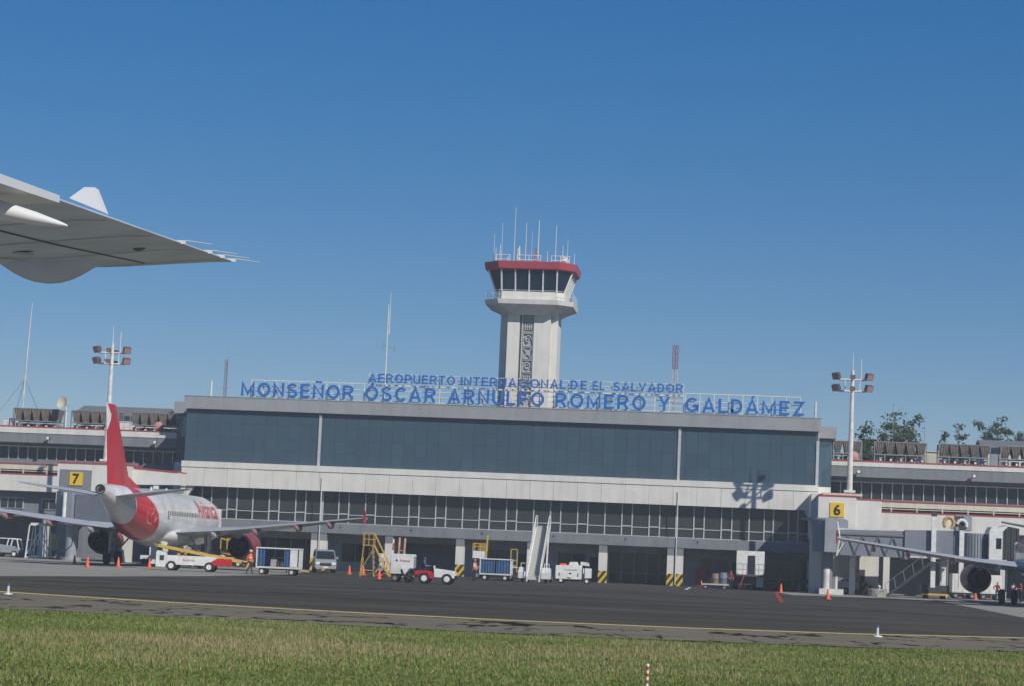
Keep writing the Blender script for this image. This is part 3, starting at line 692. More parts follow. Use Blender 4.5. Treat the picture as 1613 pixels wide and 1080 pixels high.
# ============================================================ GATE HOUSES
def sign_board(parent, ch, x, y, z, s):
    bd = MB().box(x-s/2, x+s/2, y-.08, y, z-s/2, z+s/2).build('number_board', SIGNYEL, parent, True)
    me = glyph(ch, s*1.02, .02, .035); me.transform(ROTX); me.materials.clear(); me.materials.append(INK)
    xs = [v.co.x for v in me.vertices]; zs = [v.co.z for v in me.vertices]
    L = parent.location
    link('digit', me, bd, (x-(min(xs)+max(xs))/2-L[0], y-.1-L[1], z-(min(zs)+max(zs))/2-L[2]))
Y6 = YF-11.0
H6 = thing('gate_house', 'white gate house carrying a yellow board with number six', 'gate house', (W(1340, 930, Y6)[0], Y6, 0))
hb = lambda n, m, *a: bx(n, m, H6, *a, world=True)
xa, xm, xb = W(1289, 800, Y6)[0], W(1348.5, 800, Y6)[0], W(1389, 800, Y6)[0]; zt = W(1320, 781, Y6)[1]; zt2 = W(1370, 787, Y6)[1]
hb('wall', WHITE_WALL, xa, xm, Y6, Y6+4.4, 5.6, zt); hb('roof_trim', RED, xa-.06, xm+.05, Y6-.06, Y6+4.5, zt, zt+.12)
hb('wall', WHITE_WALL, xm+.01, xb, Y6+.15, Y6+9, 5.2, zt2); hb('roof_trim', RED, xm+.06, xb+.06, Y6+.1, Y6+9, zt2, zt2+.1)
hb('lower_wall', WHITE_WALL, xa-.55, xa+.75, Y6+.3, Y6+4.2, 0, 5.59)
hb('link_wall', WHITE_WALL, xa-.5, xm, Y6+4.41, YF+2.95, 5.0, zt+.35); hb('link_floor', GREY_WALL, xa-.5, xm, Y6+4.41, YF+2.9, 4.55, 4.99)
hb('stair_canopy', GREY, xa-1.35, xa-.51, Y6+2.0, Y6+4.2, 6.55, 6.75)
hb('roof_step', CREAM, xa+.4, xm+.6, Y6+1.2, Y6+4.2, zt+.121, zt+.34)
hb('service_room', WHITE_WALL, W(1357, 900, Y6)[0], W(1388, 900, Y6)[0], Y6+3.5, Y6+8.5, 0, 5.19)
hb('column', WHITE, W(1338.5, 900, Y6)[0], W(1347.5, 900, Y6)[0], Y6+.4, Y6+.9, 0, 5.6)
x = W(1318.5, 802, Y6)[0]; sign_board(H6, '6', x, Y6-.002, W(1318.5, 802, Y6)[1], 1.26)
for zz in (6.15, 6.6): hb('side_vent', GREY, xa-.58, xa-.505, Y6+2.4, Y6+3.4, zz, zz+.3)
hb('service_door', DKSTEEL, W(1358, 900, Y6)[0], W(1366, 900, Y6)[0], Y6+3.44, Y6+3.497, .02, 2.3)
hb('hazard_base', HAZARD, W(1361, 920, Y6)[0], W(1375.5, 920, Y6)[0], Y6+3.0, Y6+3.44, 0, 1.15)
# gate seven
Y7 = YF-9.0
xa, xb = W(89.5, 760, Y7)[0], W(150, 760, Y7)[0]; xc = W(200, 760, Y7)[0]; zt = W(120, 729, Y7)[1]
H7 = thing('gate_house', 'white gate house with grey panel and yellow board with number seven', 'gate house', ((xa+xb)/2, Y7, 0))
hb = lambda n, m, *a: bx(n, m, H7, *a, world=True)
hb('wall', WHITE_WALL, xa, xc, Y7, Y7+4.5, 5.2, zt); hb('roof_trim', RED, xa-.05, xc+.05, Y7-.06, Y7+4.6, zt, zt+.12)
pa, pz = W(95, 738, Y7); pb, pz0 = W(143, 776, Y7)
hb('front_panel', GREY_WALL, pa, pb, Y7-.05, Y7-.002, pz0, pz)
x, z = W(120, 753, Y7-.06); sign_board(H7, '7', x, Y7-.055, z, 1.24)
hb('lower_wall', GREY_WALL, xa+.3, xa+1.2, Y7+.3, Y7+4, 0, 5.19)
hb('lower_wall', WHITE_WALL, xc-1.6, xc-.2, Y7+1, Y7+4, 0, 5.19)
# sloping corridor from gate house to the terminal
p = [W(200, 736, Y7+2), W(281, 744, Y7+2), W(281, 763, Y7+2), W(200, 752, Y7+2)]
MB().prism([p[0], (p[1][0], p[1][1]), (p[2][0], p[2][1]), (p[3][0], p[3][1]-.6)], 'y', Y7+2, Y7+5).build('sloping_corridor', WHITE_WALL, H7, True)
MB().prism([(p[0][0], p[0][1]+.005), (p[1][0], p[1][1]+.005), (p[1][0], p[1][1]+.14), (p[0][0], p[0][1]+.14)], 'y', Y7+1.94, Y7+5.05).build('corridor_trim', RED, H7, True)
hb('corridor_canopy', GREY, p[0][0]+1.6, p[1][0]-.1, Y7+1.4, Y7+4.9, p[2][1]-.75, p[2][1]-.45)
hb('corridor_post', WHITE, p[0][0]+2.6, p[0][0]+3.1, Y7+2.1, Y7+2.6, 0, p[3][1]-.1)
hb('corridor_post', WHITE, p[1][0]-1.2, p[1][0]-.7, Y7+2.1, Y7+2.6, 0, p[2][1]-.76)
hb('corridor_glass', LOWGLASS, p[0][0]+1.7, p[1][0]-.2, Y7+3.2, Y7+3.25, 4.6, p[2][1]-.77)
hb('corridor_floor', GREY_WALL, p[0][0]+.3, p[1][0], Y7+2.3, Y7+4.9, 4.3, 4.58)

# ============================================================ JET BRIDGES
YJ = Y6-1.9                                  # centre line of bridge six
B6 = thing('jet_bridge', 'grey-blue jet bridge reaching from the number six gate house to a parked airliner', 'jet bridge', (W(1307, 880, YJ)[0], YJ, 0))
def wz(px, py, Y=YJ-1.4): return W(px, py, Y)
L6 = B6.location
jb = lambda n, m, *a: bx(n, m, B6, *a, world=True)
xr0, xr1 = wz(1297, 850)[0], wz(1318, 850)[0]
MB().lathe([(1.55, 3.7), (1.55, 6.55), (1.2, 6.7)], 18, (0, .3, 0)).build('rotunda', BRIDGE, B6)
jb('rotunda_panel', GREY, xr0+.1, xr1, YJ-1.75, YJ-1.3, 3.7, 6.7)
MB().lathe([(.5, .45), (.5, 3.7)], 16, (-.2, .3, 0)).lathe([(1.0, 0), (1.0, .45)], 16, (-.2, .3, 0)).build('pedestal', BRIDGE, B6)
MB().tube((-.3, -1.2, .5), (-.3, -1.2, 2.2), .28, n=12).tube((.55, -1.2, 1.6), (.55, -1.2, .3), .14, n=8).box(-.9, 1.2, -1.6, -.8, 0, .5).build('hydraulic_unit', DIRTY_WHITE, B6)
MB().path([(.5, -1.5, 6.4), (.75, -1.6, 5.0), (.5, -1.55, 3.4), (1.1, -1.5, 4.6)], .07).build('cable_loom', DIRTY_WHITE, B6)
# two telescoping tunnels
def tunnel(xa, xb, za0, za1, zb0, zb1, ya, yb, name):
    MB().prism([(xa, za0), (xb, zb0), (xb, zb1), (xa, za1)], 'y', ya, yb).build(name, BRIDGE, B6, True)
x1 = wz(1425, 850)[0]; x2 = wz(1502, 850)[0]; xA = xr1+.02
a0, a1 = wz(1322, 873)[1], wz(1322, 833)[1]; b0, b1 = wz(1425, 877.5)[1], wz(1425, 835.5)[1]; c0, c1 = wz(1502, 880.5)[1], wz(1502, 836.5)[1]
tunnel(xA, x1, a0, a1, b0, b1, YJ-1.3, YJ+1.3, 'tunnel'); tunnel(x1+.01, x2, b0-.12, b1+.1, c0-.05, c1+.08, YJ-1.5, YJ+1.5, 'tunnel')
tr = MB(); n = 4; L = (x1-.6-xA)/n
for k in range(n):
    xa_, xb_ = xA+.3+k*L, xA+.3+(k+1)*L; xm_ = (xa_+xb_)/2
    tr.bar((xa_, YJ-1.36, a0+.15), (xm_, YJ-1.36, a1-.45), .11); tr.bar((xm_, YJ-1.36, a1-.45), (xb_, YJ-1.36, a0+.15), .11)
tr.box(xA, x1, YJ-1.42, YJ-1.302, a1-.42, a1-.28); tr.build('side_truss', mat('truss_grey', (.15, .16, .18), .5), B6, True)
MB().prism([(xA, a1+.004), (x1, b1+.004), (x1, b1+.12), (xA, a1+.12)], 'y', YJ-1.2, YJ+1.2).build('roof_strip', DIRTY_WHITE, B6, True)
jb('edge_rail', DIRTY_WHITE, x1+.4, x2-.4, YJ-1.62, YJ-1.502, c0+.02, c0+.16)
# lift columns, cab rotunda, cab
for px in (1471, 1514.5):
    x, z = wz(px, 812 if px < 1500 else 834); jb('lift_column', WHITE, x-.2, x+.2, YJ-1.95, YJ-1.55, 1.0, z); jb('column_cap', DKSTEEL, x-.24, x+.24, YJ-1.99, YJ-1.51, z+.002, z+.35)
xq0, xq1 = wz(1518, 850)[0], wz(1557, 850)[0]; xq = (xq0+xq1)/2; rq = (xq1-xq0)/2
jb('service_cabin', BRIDGE, x2+.02, xq0, YJ-1.55, YJ+1.2, c0, c1+.1); jb('cabin_window', CARGLASS, x2+.35, x2+.8, YJ-1.6, YJ-1.552, c0+1.2, c1-.5)
zq0, zq1 = wz(1538, 880)[1], wz(1538, 839)[1]
MB().lathe([(rq, zq0), (rq, zq1)], 24, (xq-L6[0], 0, 0)).build('cab_rotunda', GREY, B6)
for k in range(13):
    a = math.pi*(1.08+.84*k/12); sl_ = MB().box(-.035, .035, -.05, .05, 0, zq1-zq0-.1).build('rotunda_slat', BRIDGE, B6) if k == 0 else link('rotunda_slat', sl0.data, B6)
    sl0 = sl_; sl_.location = (xq-L6[0]+math.cos(a)*(rq+.02), math.sin(a)*(rq+.02), zq0+.05); sl_.rotation_euler = (0, 0, a)
xk0, xk1 = wz(1558, 850)[0], wz(1579, 850)[0]; zk0_, zk1_ = wz(1568, 883)[1], wz(1568, 829)[1]
jb('cab', WHITE, xk0, xk1, YJ-1.6, YJ+2.2, zk0_, zk1_-.4); jb('cab_window', CARGLASS, xk0+.62, xk1-.1, YJ-1.65, YJ-1.602, zk0_+1.1, zk0_+2.0)
MB().prism([(xk0, zk1_-.39), (xk1, zk1_-.39), (xk1+.5, zk1_+.1), (xk0+.2, zk1_)], 'y', YJ-1.5, YJ+2.2).build('cab_roof', WHITE, B6, True)
can = MB()
for k in range(6):
    xx = xk1+.05+k*.24; can.box(xx, xx+.2, YJ-1.2-(k % 2)*.07, YJ+2.4, zk0_+.2, zk1_+.15-k*.04)
can.build('folding_canopy', DKSTEEL, B6, True)
# drive column and bogie, air unit, hoses, service stair
xw, _ = wz(1489, 900); jb('drive_column', WHITE, xw-.25, xw+.25, YJ-.9, YJ-.4, .9, c0-.06); jb('drive_column', WHITE, xw-.25, xw+.25, YJ+.6, YJ+1.1, .9, c0-.06)
xg, _ = wz(1474, 930)
bg_ = MB().box(xg-1.2, xg+1.2, YJ-1.0, YJ+1.2, .45, 1.2).build('drive_bogie', DKSTEEL, B6, True)
MB().box(xg-1.25, xg+1.25, YJ-1.15, YJ-1.002, .32, .48).build('bumper', YELLOW, B6, True)
for sx in (-.75, .75):
    for yy in (-.6, .9): MB().lathe([(.02, -.16), (.5, -.16), (.5, .16), (.02, .16)], 16, (xg+sx-L6[0], yy, .5), 'x').build('bogie_wheel', BLACK, B6)
xu0, zu0 = wz(1506, 836); xu1, zu1 = wz(1532, 811)
jb('air_unit', GREY, xu0, xu1, YJ-1.0, YJ+.9, c1+.12, zu1); jb('air_unit_grille', DKSTEEL, xu0+.05, xu0+.7, YJ-1.04, YJ-1.002, c1+.5, zu1-.1)
hx, hz = wz(1497, 822)
pts = [(hx-L6[0]+.42*math.cos(a)-.1, -1.1, hz-.05+.5*math.sin(a)) for a in np.linspace(-1.2, 4.0, 10)]
MB().path(pts, .17, 10).build('yellow_hose', mat('hose_tan', (0.5, 0.30, 0.10), 0.7), B6)
pts = [(hx-L6[0]+1.0+.42*math.cos(a), -1.15, hz-.2+.45*math.sin(a)) for a in np.linspace(-.3, 2.9, 8)]
MB().path(pts, .16, 10).build('air_hose', WHITE, B6)
YSt = YJ-2.6
s0, s1 = W(1397, 938, YSt), W(1469, 884, YSt)
st = MB().bar((s0[0], YSt, .1), (s1[0], YSt, s1[1]), .2).bar((s0[0], YSt+.8, .1), (s1[0], YSt+.8, s1[1]), .2)
st.build('stair_stringer', DKSTEEL, B6, True)
for k in range(14):
    t = (k+.5)/14; xx = s0[0]+(s1[0]-s0[0])*t; zz = .1+(s1[1]-.1)*t
    jb('stair_tread', DKSTEEL, xx-.14, xx+.14, YSt+.02, YSt+.78, zz, zz+.04)
hr = MB()
for k in range(6):
    t = k/5; xx = s0[0]+(s1[0]-s0[0])*t; zz = .1+(s1[1]-.1)*t
    hr.tube((xx, YSt-.03, zz), (xx-.2, YSt-.03, zz+1.0), .03, n=6)
hr.tube((s0[0]-.2, YSt-.03, 1.1), (s1[0]-.2, YSt-.03, s1[1]+1.0), .022, n=6)
hr.build('stair_handrail', STEEL, B6, True)
jb('stair_landing', DKSTEEL, s1[0]-.1, s1[0]+1.7, YSt, YJ-1.4, s1[1]-.08, s1[1]+.02)
xx = W(1383, 930, Y6-3)[0]
o = MB().lathe([(.86, 0), (.86, .62), (.80, .66)], 20).build('concrete_drum', CONCRETE); o.location = (xx, Y6-2.2, 0.004)
tag(o, 'round concrete drum footing on the apron by the dark stair', 'footing')
# bridge seven: rotunda and tunnel behind the airliner's tail
B7 = thing('jet_bridge', 'blue-grey jet bridge below the number seven board behind the airliner tail', 'jet bridge', (W(112, 860, Y7-2)[0], Y7-2, 0))
MB().lathe([(1.6, 3.3), (1.6, 6.3), (1.3, 6.45)], 18).build('rotunda', BRIDGE, B7)
MB().lathe([(.55, .3), (.55, 3.3)], 14).lathe([(1.0, 0), (1.0, .3)], 14).build('pedestal', GREY, B7)
xe = -50.2-B7.location[0]; ye = 197.0-B7.location[1]
dv = Vector((xe, ye, 0)); n_ = Vector((-dv.y, dv.x, 0)).normalized()
ring = lambda p, w, z0, z1: [p-n_*w+Vector((0, 0, z0)), p+n_*w+Vector((0, 0, z0)), p+n_*w+Vector((0, 0, z1)), p-n_*w+Vector((0, 0, z1))]
mid = dv*.55
MB().loft([ring(dv*.1, 1.3, 3.5, 6.1), ring(mid, 1.3, 3.3, 5.9)]).build('tunnel', BRIDGE, B7)
MB().loft([ring(mid*1.002, 1.5, 3.15, 6.05), ring(dv*.93, 1.5, 3.0, 5.9)]).build('tunnel', BRIDGE, B7)
MB().loft([ring(dv*.931, 1.7, 2.9, 6.1), ring(dv*1.08, 1.7, 2.9, 6.1)]).build('cab', WHITE, B7)
MB().box(xe*.8-.25, xe*.8+.25, ye*.8-.25, ye*.8+.25, .8, 3.05).box(xe*.8-1.1, xe*.8+1.1, ye*.8-.6, ye*.8+.6, .45, .8).build('drive_column', WHITE, B7)
for sx in (-.75, .75): MB().lathe([(.02, -.5), (.45, -.5), (.45, .5), (.02, .5)], 14, (xe*.8+sx, ye*.8, .45), 'y').build('bogie_wheel', BLACK, B7)
xx = W(101.5, 800, Y7-3.7)[0]-B7.location[0]
MB().tube((xx, -1.75, 3.4), (xx, -1.75, 6.2), .17, n=10).build('lift_column', WHITE, B7)
MB().path([(xx-.6, -1.6, 3.3), (xx-.5, -1.8, 1.2), (xx+.2, -1.8, .7), (xx+.9, -1.7, 1.4), (xx+1.0, -1.6, 3.3)], .05).build('cable_loom', BLACK, B7)

# ============================================================ AIRLINERS
def livery():
    m = bpy.data.materials.new('airliner_livery'); m.use_nodes = True; nt = m.node_tree; b = nt.nodes['Principled BSDF']
    b.inputs['Roughness'].default_value = 0.28; b.inputs['Coat Weight'].default_value = 0.3
    tc = nt.nodes.new('ShaderNodeTexCoord'); sp = nt.nodes.new('ShaderNodeSeparateXYZ'); nt.links.new(tc.outputs['Object'], sp.inputs[0])
    def math_(op, a, b_=None, c=None):
        n = nt.nodes.new('ShaderNodeMath'); n.operation = op
        for i, v in enumerate((a, b_, c)):
            if v is None: continue
            if isinstance(v, (int, float)): n.inputs[i].default_value = v
            else: nt.links.new(v, n.inputs[i])
        return n.outputs[0]
    y, z = sp.outputs['Y'], sp.outputs['Z']
    # front boundary curve: runs from the fin root down and forward; rear boundary leaves the tail cone white
    zz = math_('SUBTRACT', z, 1.9)
    front = math_('MULTIPLY_ADD', math_('MULTIPLY', zz, zz), -0.22, -6.9)
    rear = math_('MULTIPLY_ADD', z, -0.35, -10.4)
    red = math_('MULTIPLY', math_('LESS_THAN', y, front), math_('GREATER_THAN', y, rear))
    nz = nt.nodes.new('ShaderNodeTexNoise'); nz.inputs['Scale'].default_value = 0.9; nz.inputs['Detail'].default_value = 5; nt.links.new(tc.outputs['Object'], nz.inputs['Vector'])
    wr = nt.nodes.new('ShaderNodeValToRGB'); wr.color_ramp.elements[0].position = .3; wr.color_ramp.elements[1].position = .6
    wr.color_ramp.elements[0].color = (0.50, 0.49, 0.47, 1); wr.color_ramp.elements[1].color = (0.68, 0.68, 0.68, 1); nt.links.new(nz.outputs[0], wr.inputs[0])
    mx = nt.nodes.new('ShaderNodeMix'); mx.data_type = 'RGBA'; nt.links.new(red, mx.inputs[0]); nt.links.new(wr.outputs[0], mx.inputs[6]); mx.inputs[7].default_value = (0.50, 0.02, 0.03, 1)
    nt.links.new(mx.outputs[2], b.inputs['Base Color'])
    return m
LIV = livery()
def circ(y, rx, rz, zc, n=36): return [(rx*math.cos(2*math.pi*k/n), y, zc+rz*math.sin(2*math.pi*k/n)) for k in range(n)]
def slab(root_le, root_te, tip_le, tip_te, zr, zt, xr_, xt, tr_, tt, steps=1, n=7):
    """tapered aerofoil panel from xr_ to xt"""
    rings = []
    for i in range(steps+1):
        t = i/steps; le = root_le+(tip_le-root_le)*t; te = root_te+(tip_te-root_te)*t; x = xr_+(xt-xr_)*t; z = zr+(zt-zr)*t; th = tr_+(tt-tr_)*t
        c = le-te; ring = []
        prof = [(0, 0), (.05, .32), (.2, .5), (.4, .5), (.7, .28), (1, .03)]
        for u, v in prof: ring.append((x, le-c*u, z+th*v))
        for u, v in prof[::-1][:-1]: ring.append((x, le-c*u, z-th*v*.8-(.004 if u == 1 else 0)))
        rings.append(ring)
    return rings
PROF = [(16.4, .03, .03, 3.35), (16.1, .55, .5, 3.38), (15.3, 1.1, 1.05, 3.5), (14.2, 1.55, 1.55, 3.68), (12.8, 1.85, 1.9, 3.82), (11, 1.975, 2.05, 3.87), (5, 1.975, 2.07, 3.87), (-3, 1.975, 2.07, 3.87), (-6, 1.95, 2.02, 3.92), (-8.5, 1.78, 1.82, 4.12), (-11, 1.42, 1.5, 4.5), (-13.5, .98, 1.08, 4.95), (-15.6, .62, .7, 5.3), (-17.0, .42, .45, 5.5), (-17.45, .36, .38, 5.55)]
def skin_x(y, z):
    ys = [-p[0] for p in PROF]; rx, rz, zc = [np.interp(-y, ys, [p[i] for p in PROF]) for i in (1, 2, 3)]
    return rx*math.sqrt(max(0, 1-((z-zc)/rz)**2))
def make_airliner():
    A = thing('airliner', 'white airliner with red tail and red lettering parked nose-in at the number seven gate', 'airliner', group='airliners parked nose-in at the gates')
    fu = MB().loft([circ(*p, 64) for p in PROF]).build('fuselage', LIV, A, smooth=True)
    MB().lathe([(.36, -.12), (.36, 0), (.24, 0), (.2, .4), (.01, .4)], 18, (0, -17.5, 5.55), 'y', caps=False).build('exhaust_cone', mat('exhaust_ring', (.14, .13, .12), .4, .6), fu); MB().lathe([(.01, 0), (.2, 0), (.2, .1), (.01, .1)], 16, (0, -17.47, 5.55), 'y').build('exhaust_opening', BLACK, fu)
    # belly fairing
    fr_ = []
    for y, w, h_ in ((6.8, .3, .2), (5.5, 1.7, .75), (3, 2.15, 1.0), (-1, 2.2, 1.05), (-3.5, 1.8, .8), (-5.6, .4, .25)):
        fr_.append([(w*math.cos(a), y, 2.55+h_*math.sin(a)*(1 if math.sin(a) < 0 else .8)) for a in [2*math.pi*k/20 for k in range(20)]])
    MB().loft(fr_).build('belly_fairing', mat('fairing_white', (0.6, 0.6, 0.6), .35, var=.1, scale=1), A, smooth=True)
    # fin: red with white rudder cap
    def finring(z):
        t = (z-5.2)/(11.76-5.2); le = -9.2+(-14.9+9.2)*t; te = -15.6+(-17.25+15.6)*t; w = .36*(1-t)+.14*t; c = le-te
        return [(sx*w*v, le-c*u, z) for sx, u, v in ((0, 0, 0), (1, .12, .75), (1, .4, 1), (1, .75, .6), (1, 1, .08), (-1, 1, .08), (-1, .75, .6), (-1, .4, 1), (-1, .12, .75))]
    MB().loft([finring(5.2), finring(8.4), finring(11.55), finring(11.76)]).build('tail_fin', mat('fin_red', (0.45, 0.02, 0.035), .3, var=.12, scale=.6), A)
    cap = []
    for z, a_, b_ in ((9.9, .985, 1.006), (10.6, .80, 1.006), (11.8, .45, 1.006)):
        t = (z-5.2)/(11.76-5.2); le = -9.2-5.7*t; te = -15.6-1.65*t; w = (.36*(1-t)+.14*t)*1.0+.012; c = le-te
        cap.append([(sx*w*v, le-c*u, z) for sx, u, v in ((1, a_, .62 if a_ < .9 else .2), (1, b_, .12), (-1, b_, .12), (-1, a_, .62 if a_ < .9 else .2))])
    MB().loft(cap).build('rudder_cap', WHITE, A)
    MB().prism([(-6.6, 5.80), (-10.55, 6.7), (-10.55, 5.2), (-8.0, 5.5)], 'x', -.12, .12).build('fin_fillet', PLRED, A)
    for sx in (-1, 1):
        MB().loft(slab(-11.9, -15.6, -15.6, -17.1, 5.15, 5.85, sx*.55, sx*6.25, .38, .14)).build('tailplane', WING, A)
        # wing: inner and outer panel in one surface
        rings = slab(5.3, -2.6, 2.75, -2.7, 2.75, 3.15, sx*1.6, sx*6.4, 1.0, .55)+slab(2.75, -2.7, -2.9, -4.45, 3.15, 4.45, sx*6.4, sx*17.0, .55, .2, 3)[1:]
        wg_ = MB().loft(rings).build('wing', WING, A)
        for x_ in (4.9, 8.2, 11.6, 14.2):
            t = (x_-6.4)/10.6; yt = -2.7-1.75*max(0, t); zz = 3.15+1.3*max(0, t) if t > 0 else 3.0
            MB().loft([[(sx*x_+.16*k*math.cos(a), y, zz-.3*k-.05+.24*k*math.sin(a)) for a in [2*math.pi*q/10 for q in range(10)]] for y, k in ((yt+2.4, .15), (yt+1.6, .9), (yt+.4, 1), (yt-.5, .6), (yt-1.0, .1))]).build('flap_fairing', WING if x_ < 8 else mat('fairing_red_tip', (0.42, 0.24, 0.24), .4), wg_)
        MB().prism([(-3.7, 4.45), (-4.5, 4.5), (-4.75, 5.05), (-4.55, 5.05)], 'x', sx*17.0, sx*17.07).prism([(-3.7, 4.4), (-4.5, 4.4), (-4.75, 3.95), (-4.55, 3.95)], 'x', sx*17.0, sx*17.07).build('wingtip_fence', PLRED, A)
        # engine
        ex, ez = sx*5.75, 1.88
        en = MB().lathe([(.86, 6.7), (1.0, 6.5), (1.13, 5.8), (1.16, 4.8), (1.08, 3.5), (.9, 2.55), (.86, 2.55), (.84, 3.2)], 26, (ex, 0, ez), 'y', caps=False).build('engine_nacelle', mat('nacelle_red', (0.17, 0.025, 0.04), .35, col2=(.30, .05, .06), scale=.8), A, smooth=True)
        MB().lathe([(.85, 6.0), (.3, 6.05), (.02, 6.6)], 20, (ex, 0, ez), 'y', caps=False).build('fan', DKSTEEL, en)
        MB().lathe([(.84, 3.3), (.62, 3.3), (.56, 2.2), (.44, 1.75), (.4, 1.76), (.38, 2.1), (.3, 2.1), (.05, 1.3)], 20, (ex, 0, ez), 'y').build('exhaust_nozzle', mat('burnt_metal', (.03, .028, .027), .5, .5), en, smooth=True)
        MB().prism([(6.0, ez+1.05), (2.0, ez+.6), (1.2, 2.95), (3.6, 3.15), (5.4, ez+1.3)], 'x', ex-.17, ex+.17).build('pylon', WING, A)
        # main gear
        lg = MB().tube((sx*3.8, 0, .55), (sx*3.6, .1, 2.9), .14, n=10).bar((sx*3.8, 0, .7), (sx*2.4, .1, 2.4), .12).build('main_gear', GREY, A)
        MB().box(sx*3.98-.03, sx*3.98+.03, -.5, .5, .95, 2.6).build('gear_door', WHITE, lg)
        for dx in (-.46, .46):
            wl_ = MB().lathe([(.25, -.2), (.5, -.2), (.58, -.12), (.58, .12), (.5, .2), (.25, .2)], 20, (sx*3.8+dx, 0, .58), 'x').build('wheel', BLACK, lg)
            MB().lathe([(.02, -.16), (.27, -.16), (.27, .16), (.02, .16)], 12, (sx*3.8+dx, 0, .58), 'x').build('rim', GREY, lg)
        # cabin windows on this side
        wn_ = MB()
        for k in range(18):
            y = 3.7-k*.535; z = 4.22+max(0, -6-y)*.03; q = []
            for dy, dz in ((-.12, -.17), (.12, -.17), (.12, .17), (-.12, .17)): q.append((sx*(skin_x(y+dy, z+dz)+.018), y+dy, z+dz))
            wn_.add(q, [(0, 1, 2, 3)])
        wn_.build('cabin_windows', mat('cabin_window', (.05, .055, .06), .2), fu, kind='stuff')
        for y_ in (12.0,):
            k = 1.9 if y_ > 0 else 1.55
            MB().box(sx*(k-.25), sx*(k+.012), y_-.42, y_+.42, 3.1 if y_ > 0 else 3.7, 4.95 if y_ > 0 else 5.4).build('cabin_door', WHITE, fu)
    for sx in (-1, 1):
        for pts, w_ in (([(-8.9, 5.2), (-8.6, 4.7), (-8.9, 4.2), (-9.4, 3.9)], .05), ([(-9.9, 3.7), (-9.4, 3.35), (-8.8, 3.3)], .06), ([(-8.6, 3.55), (-8.2, 3.75)], .14), ([(-10.3, 4.4), (-9.9, 4.0), (-10.1, 3.6)], .04)):
            vs = []
            for y_, z_ in pts:
                for dz in (-w_, w_): vs.append((sx*(skin_x(y_, z_+dz)+.022), y_, z_+dz))
            MB().add(vs, [(2*k, 2*k+1, 2*k+3, 2*k+2) for k in range(len(pts)-1)]).build('tail_emblem', mat('emblem_pink', (.62, .30, .30), .4), fu)
    lg = MB().tube((0, 11.05, .4), (0, 11.2, 2.2), .1, n=10).build('nose_gear', GREY, A)
    for dx in (-.25, .25): MB().lathe([(.02, -.1), (.38, -.1), (.38, .1), (.02, .1)], 16, (dx, 11.05, .38), 'x').build('wheel', BLACK, lg)
    MB().prism([(.8, 5.9), (1.3, 5.9), (1.1, 6.25), (.85, 6.25)], 'x', -.03, .03).build('blade_aerial', WHITE, fu)
    MB().prism([(-3.8, 5.85), (-3.3, 5.9), (-3.5, 6.2), (-3.75, 6.2)], 'x', -.03, .03).build('blade_aerial', WHITE, fu)
    # airline lettering wrapped on the right side of the forward fuselage
    for sx in (-1, 1):
        me = glyph('Avianca', 2.3, .0, .022); xs = [v.co.x for v in me.vertices]; Lw = max(xs)-min(xs); k = 6.6/Lw
        bm = bmesh.new(); bm.from_mesh(me)
        for zc in np.arange(-.6, 2.4, .12): bmesh.ops.bisect_plane(bm, geom=bm.verts[:]+bm.edges[:]+bm.faces[:], plane_co=(0, zc, 0), plane_no=(0, 1, 0))
        bm.to_mesh(me); bm.free()
        for v in me.vertices:
            u = (v.co.x-min(xs))*k; th = (v.co.y*1.0-.45)/2.05+.32
            yy = (4.2+u) if sx > 0 else (10.8-u)
            v.co = Vector((sx*(1.975*math.cos(th)+.014), yy, 3.87+2.07*math.sin(th)+.004))
        me.materials.clear(); me.materials.append(PLRED); o = link('airline_name', me, fu)
        # swoosh mark ahead of the name, flag and registration behind the windows
        MB().add([(sx*1.94, 11.1, 4.7), (sx*1.99, 11.35, 4.2), (sx*1.75, 11.2, 5.05), (sx*1.6, 11.6, 5.35)], [(0, 1, 2), (0, 2, 3)]).build('name_flash', PLRED, fu)
        MB().box(sx*1.95, sx*1.99, -5.6, -5.25, 3.75, 3.82).box(sx*1.95, sx*1.99, -5.6, -5.25, 3.92, 3.99).build('small_flag', mat('flag_blue', (.02, .03, .08), .5), fu)
    return A
PL = make_airliner(); PL.location = (-47.2, 180.0, 0.004); PL.scale = (1.04, 1.04, 1.04)
p2 = dup(PL); xe = W(1540, 911, 183.5)[0]
p2.location = (xe+5.75*1.04, 180.0, 0.004); p2['label'] = 'airliner at the jet bridge by the number six board, its wing over the service stair'

# ============================================================ WING OF THE PASSENGER'S OWN AIRCRAFT
WGm = mat('own_wing_grey', (0.47, 0.53, 0.63), 0.42, var=.14, scale=3)
xt, zt_ = W(370, 413, 12.0); xi, zi = W(0, 281, 7.9)
OW = thing('aircraft_wing', 'grey high wing of the nearby propeller aircraft with thin static wicks, above the apron', 'aircraft wing', (xt, 12.0, 0))
def at(y): t = (y-7.9)/4.1; return xi+(xt-xi)*t, zi+(zt_-zi)*t
def sect(y, ch, th):
    te, z = at(y); ring = []
    for u, v in ((0, .012), (.1, .04), (.3, .30), (.5, .55), (.7, .62), (.9, .42), (.98, .18), (1, 0)): ring.append((te-ch*u, y, z+.0+th*v))
    for u, v in ((.98, -.12), (.9, -.25), (.7, -.34), (.5, -.30), (.3, -.16), (.1, -.03), (0, -.012)): ring.append((te-ch*u, y, z+th*v))
    return ring
wg_ = MB().loft([sect(1.5, 2.5, .42), sect(5, 2.4, .40), sect(8, 2.25, .33), sect(10.5, 1.75, .27), sect(11.8, 1.33, .21), sect(12.0, 1.22, .15)]).build('wing_panel', WGm, OW, True)
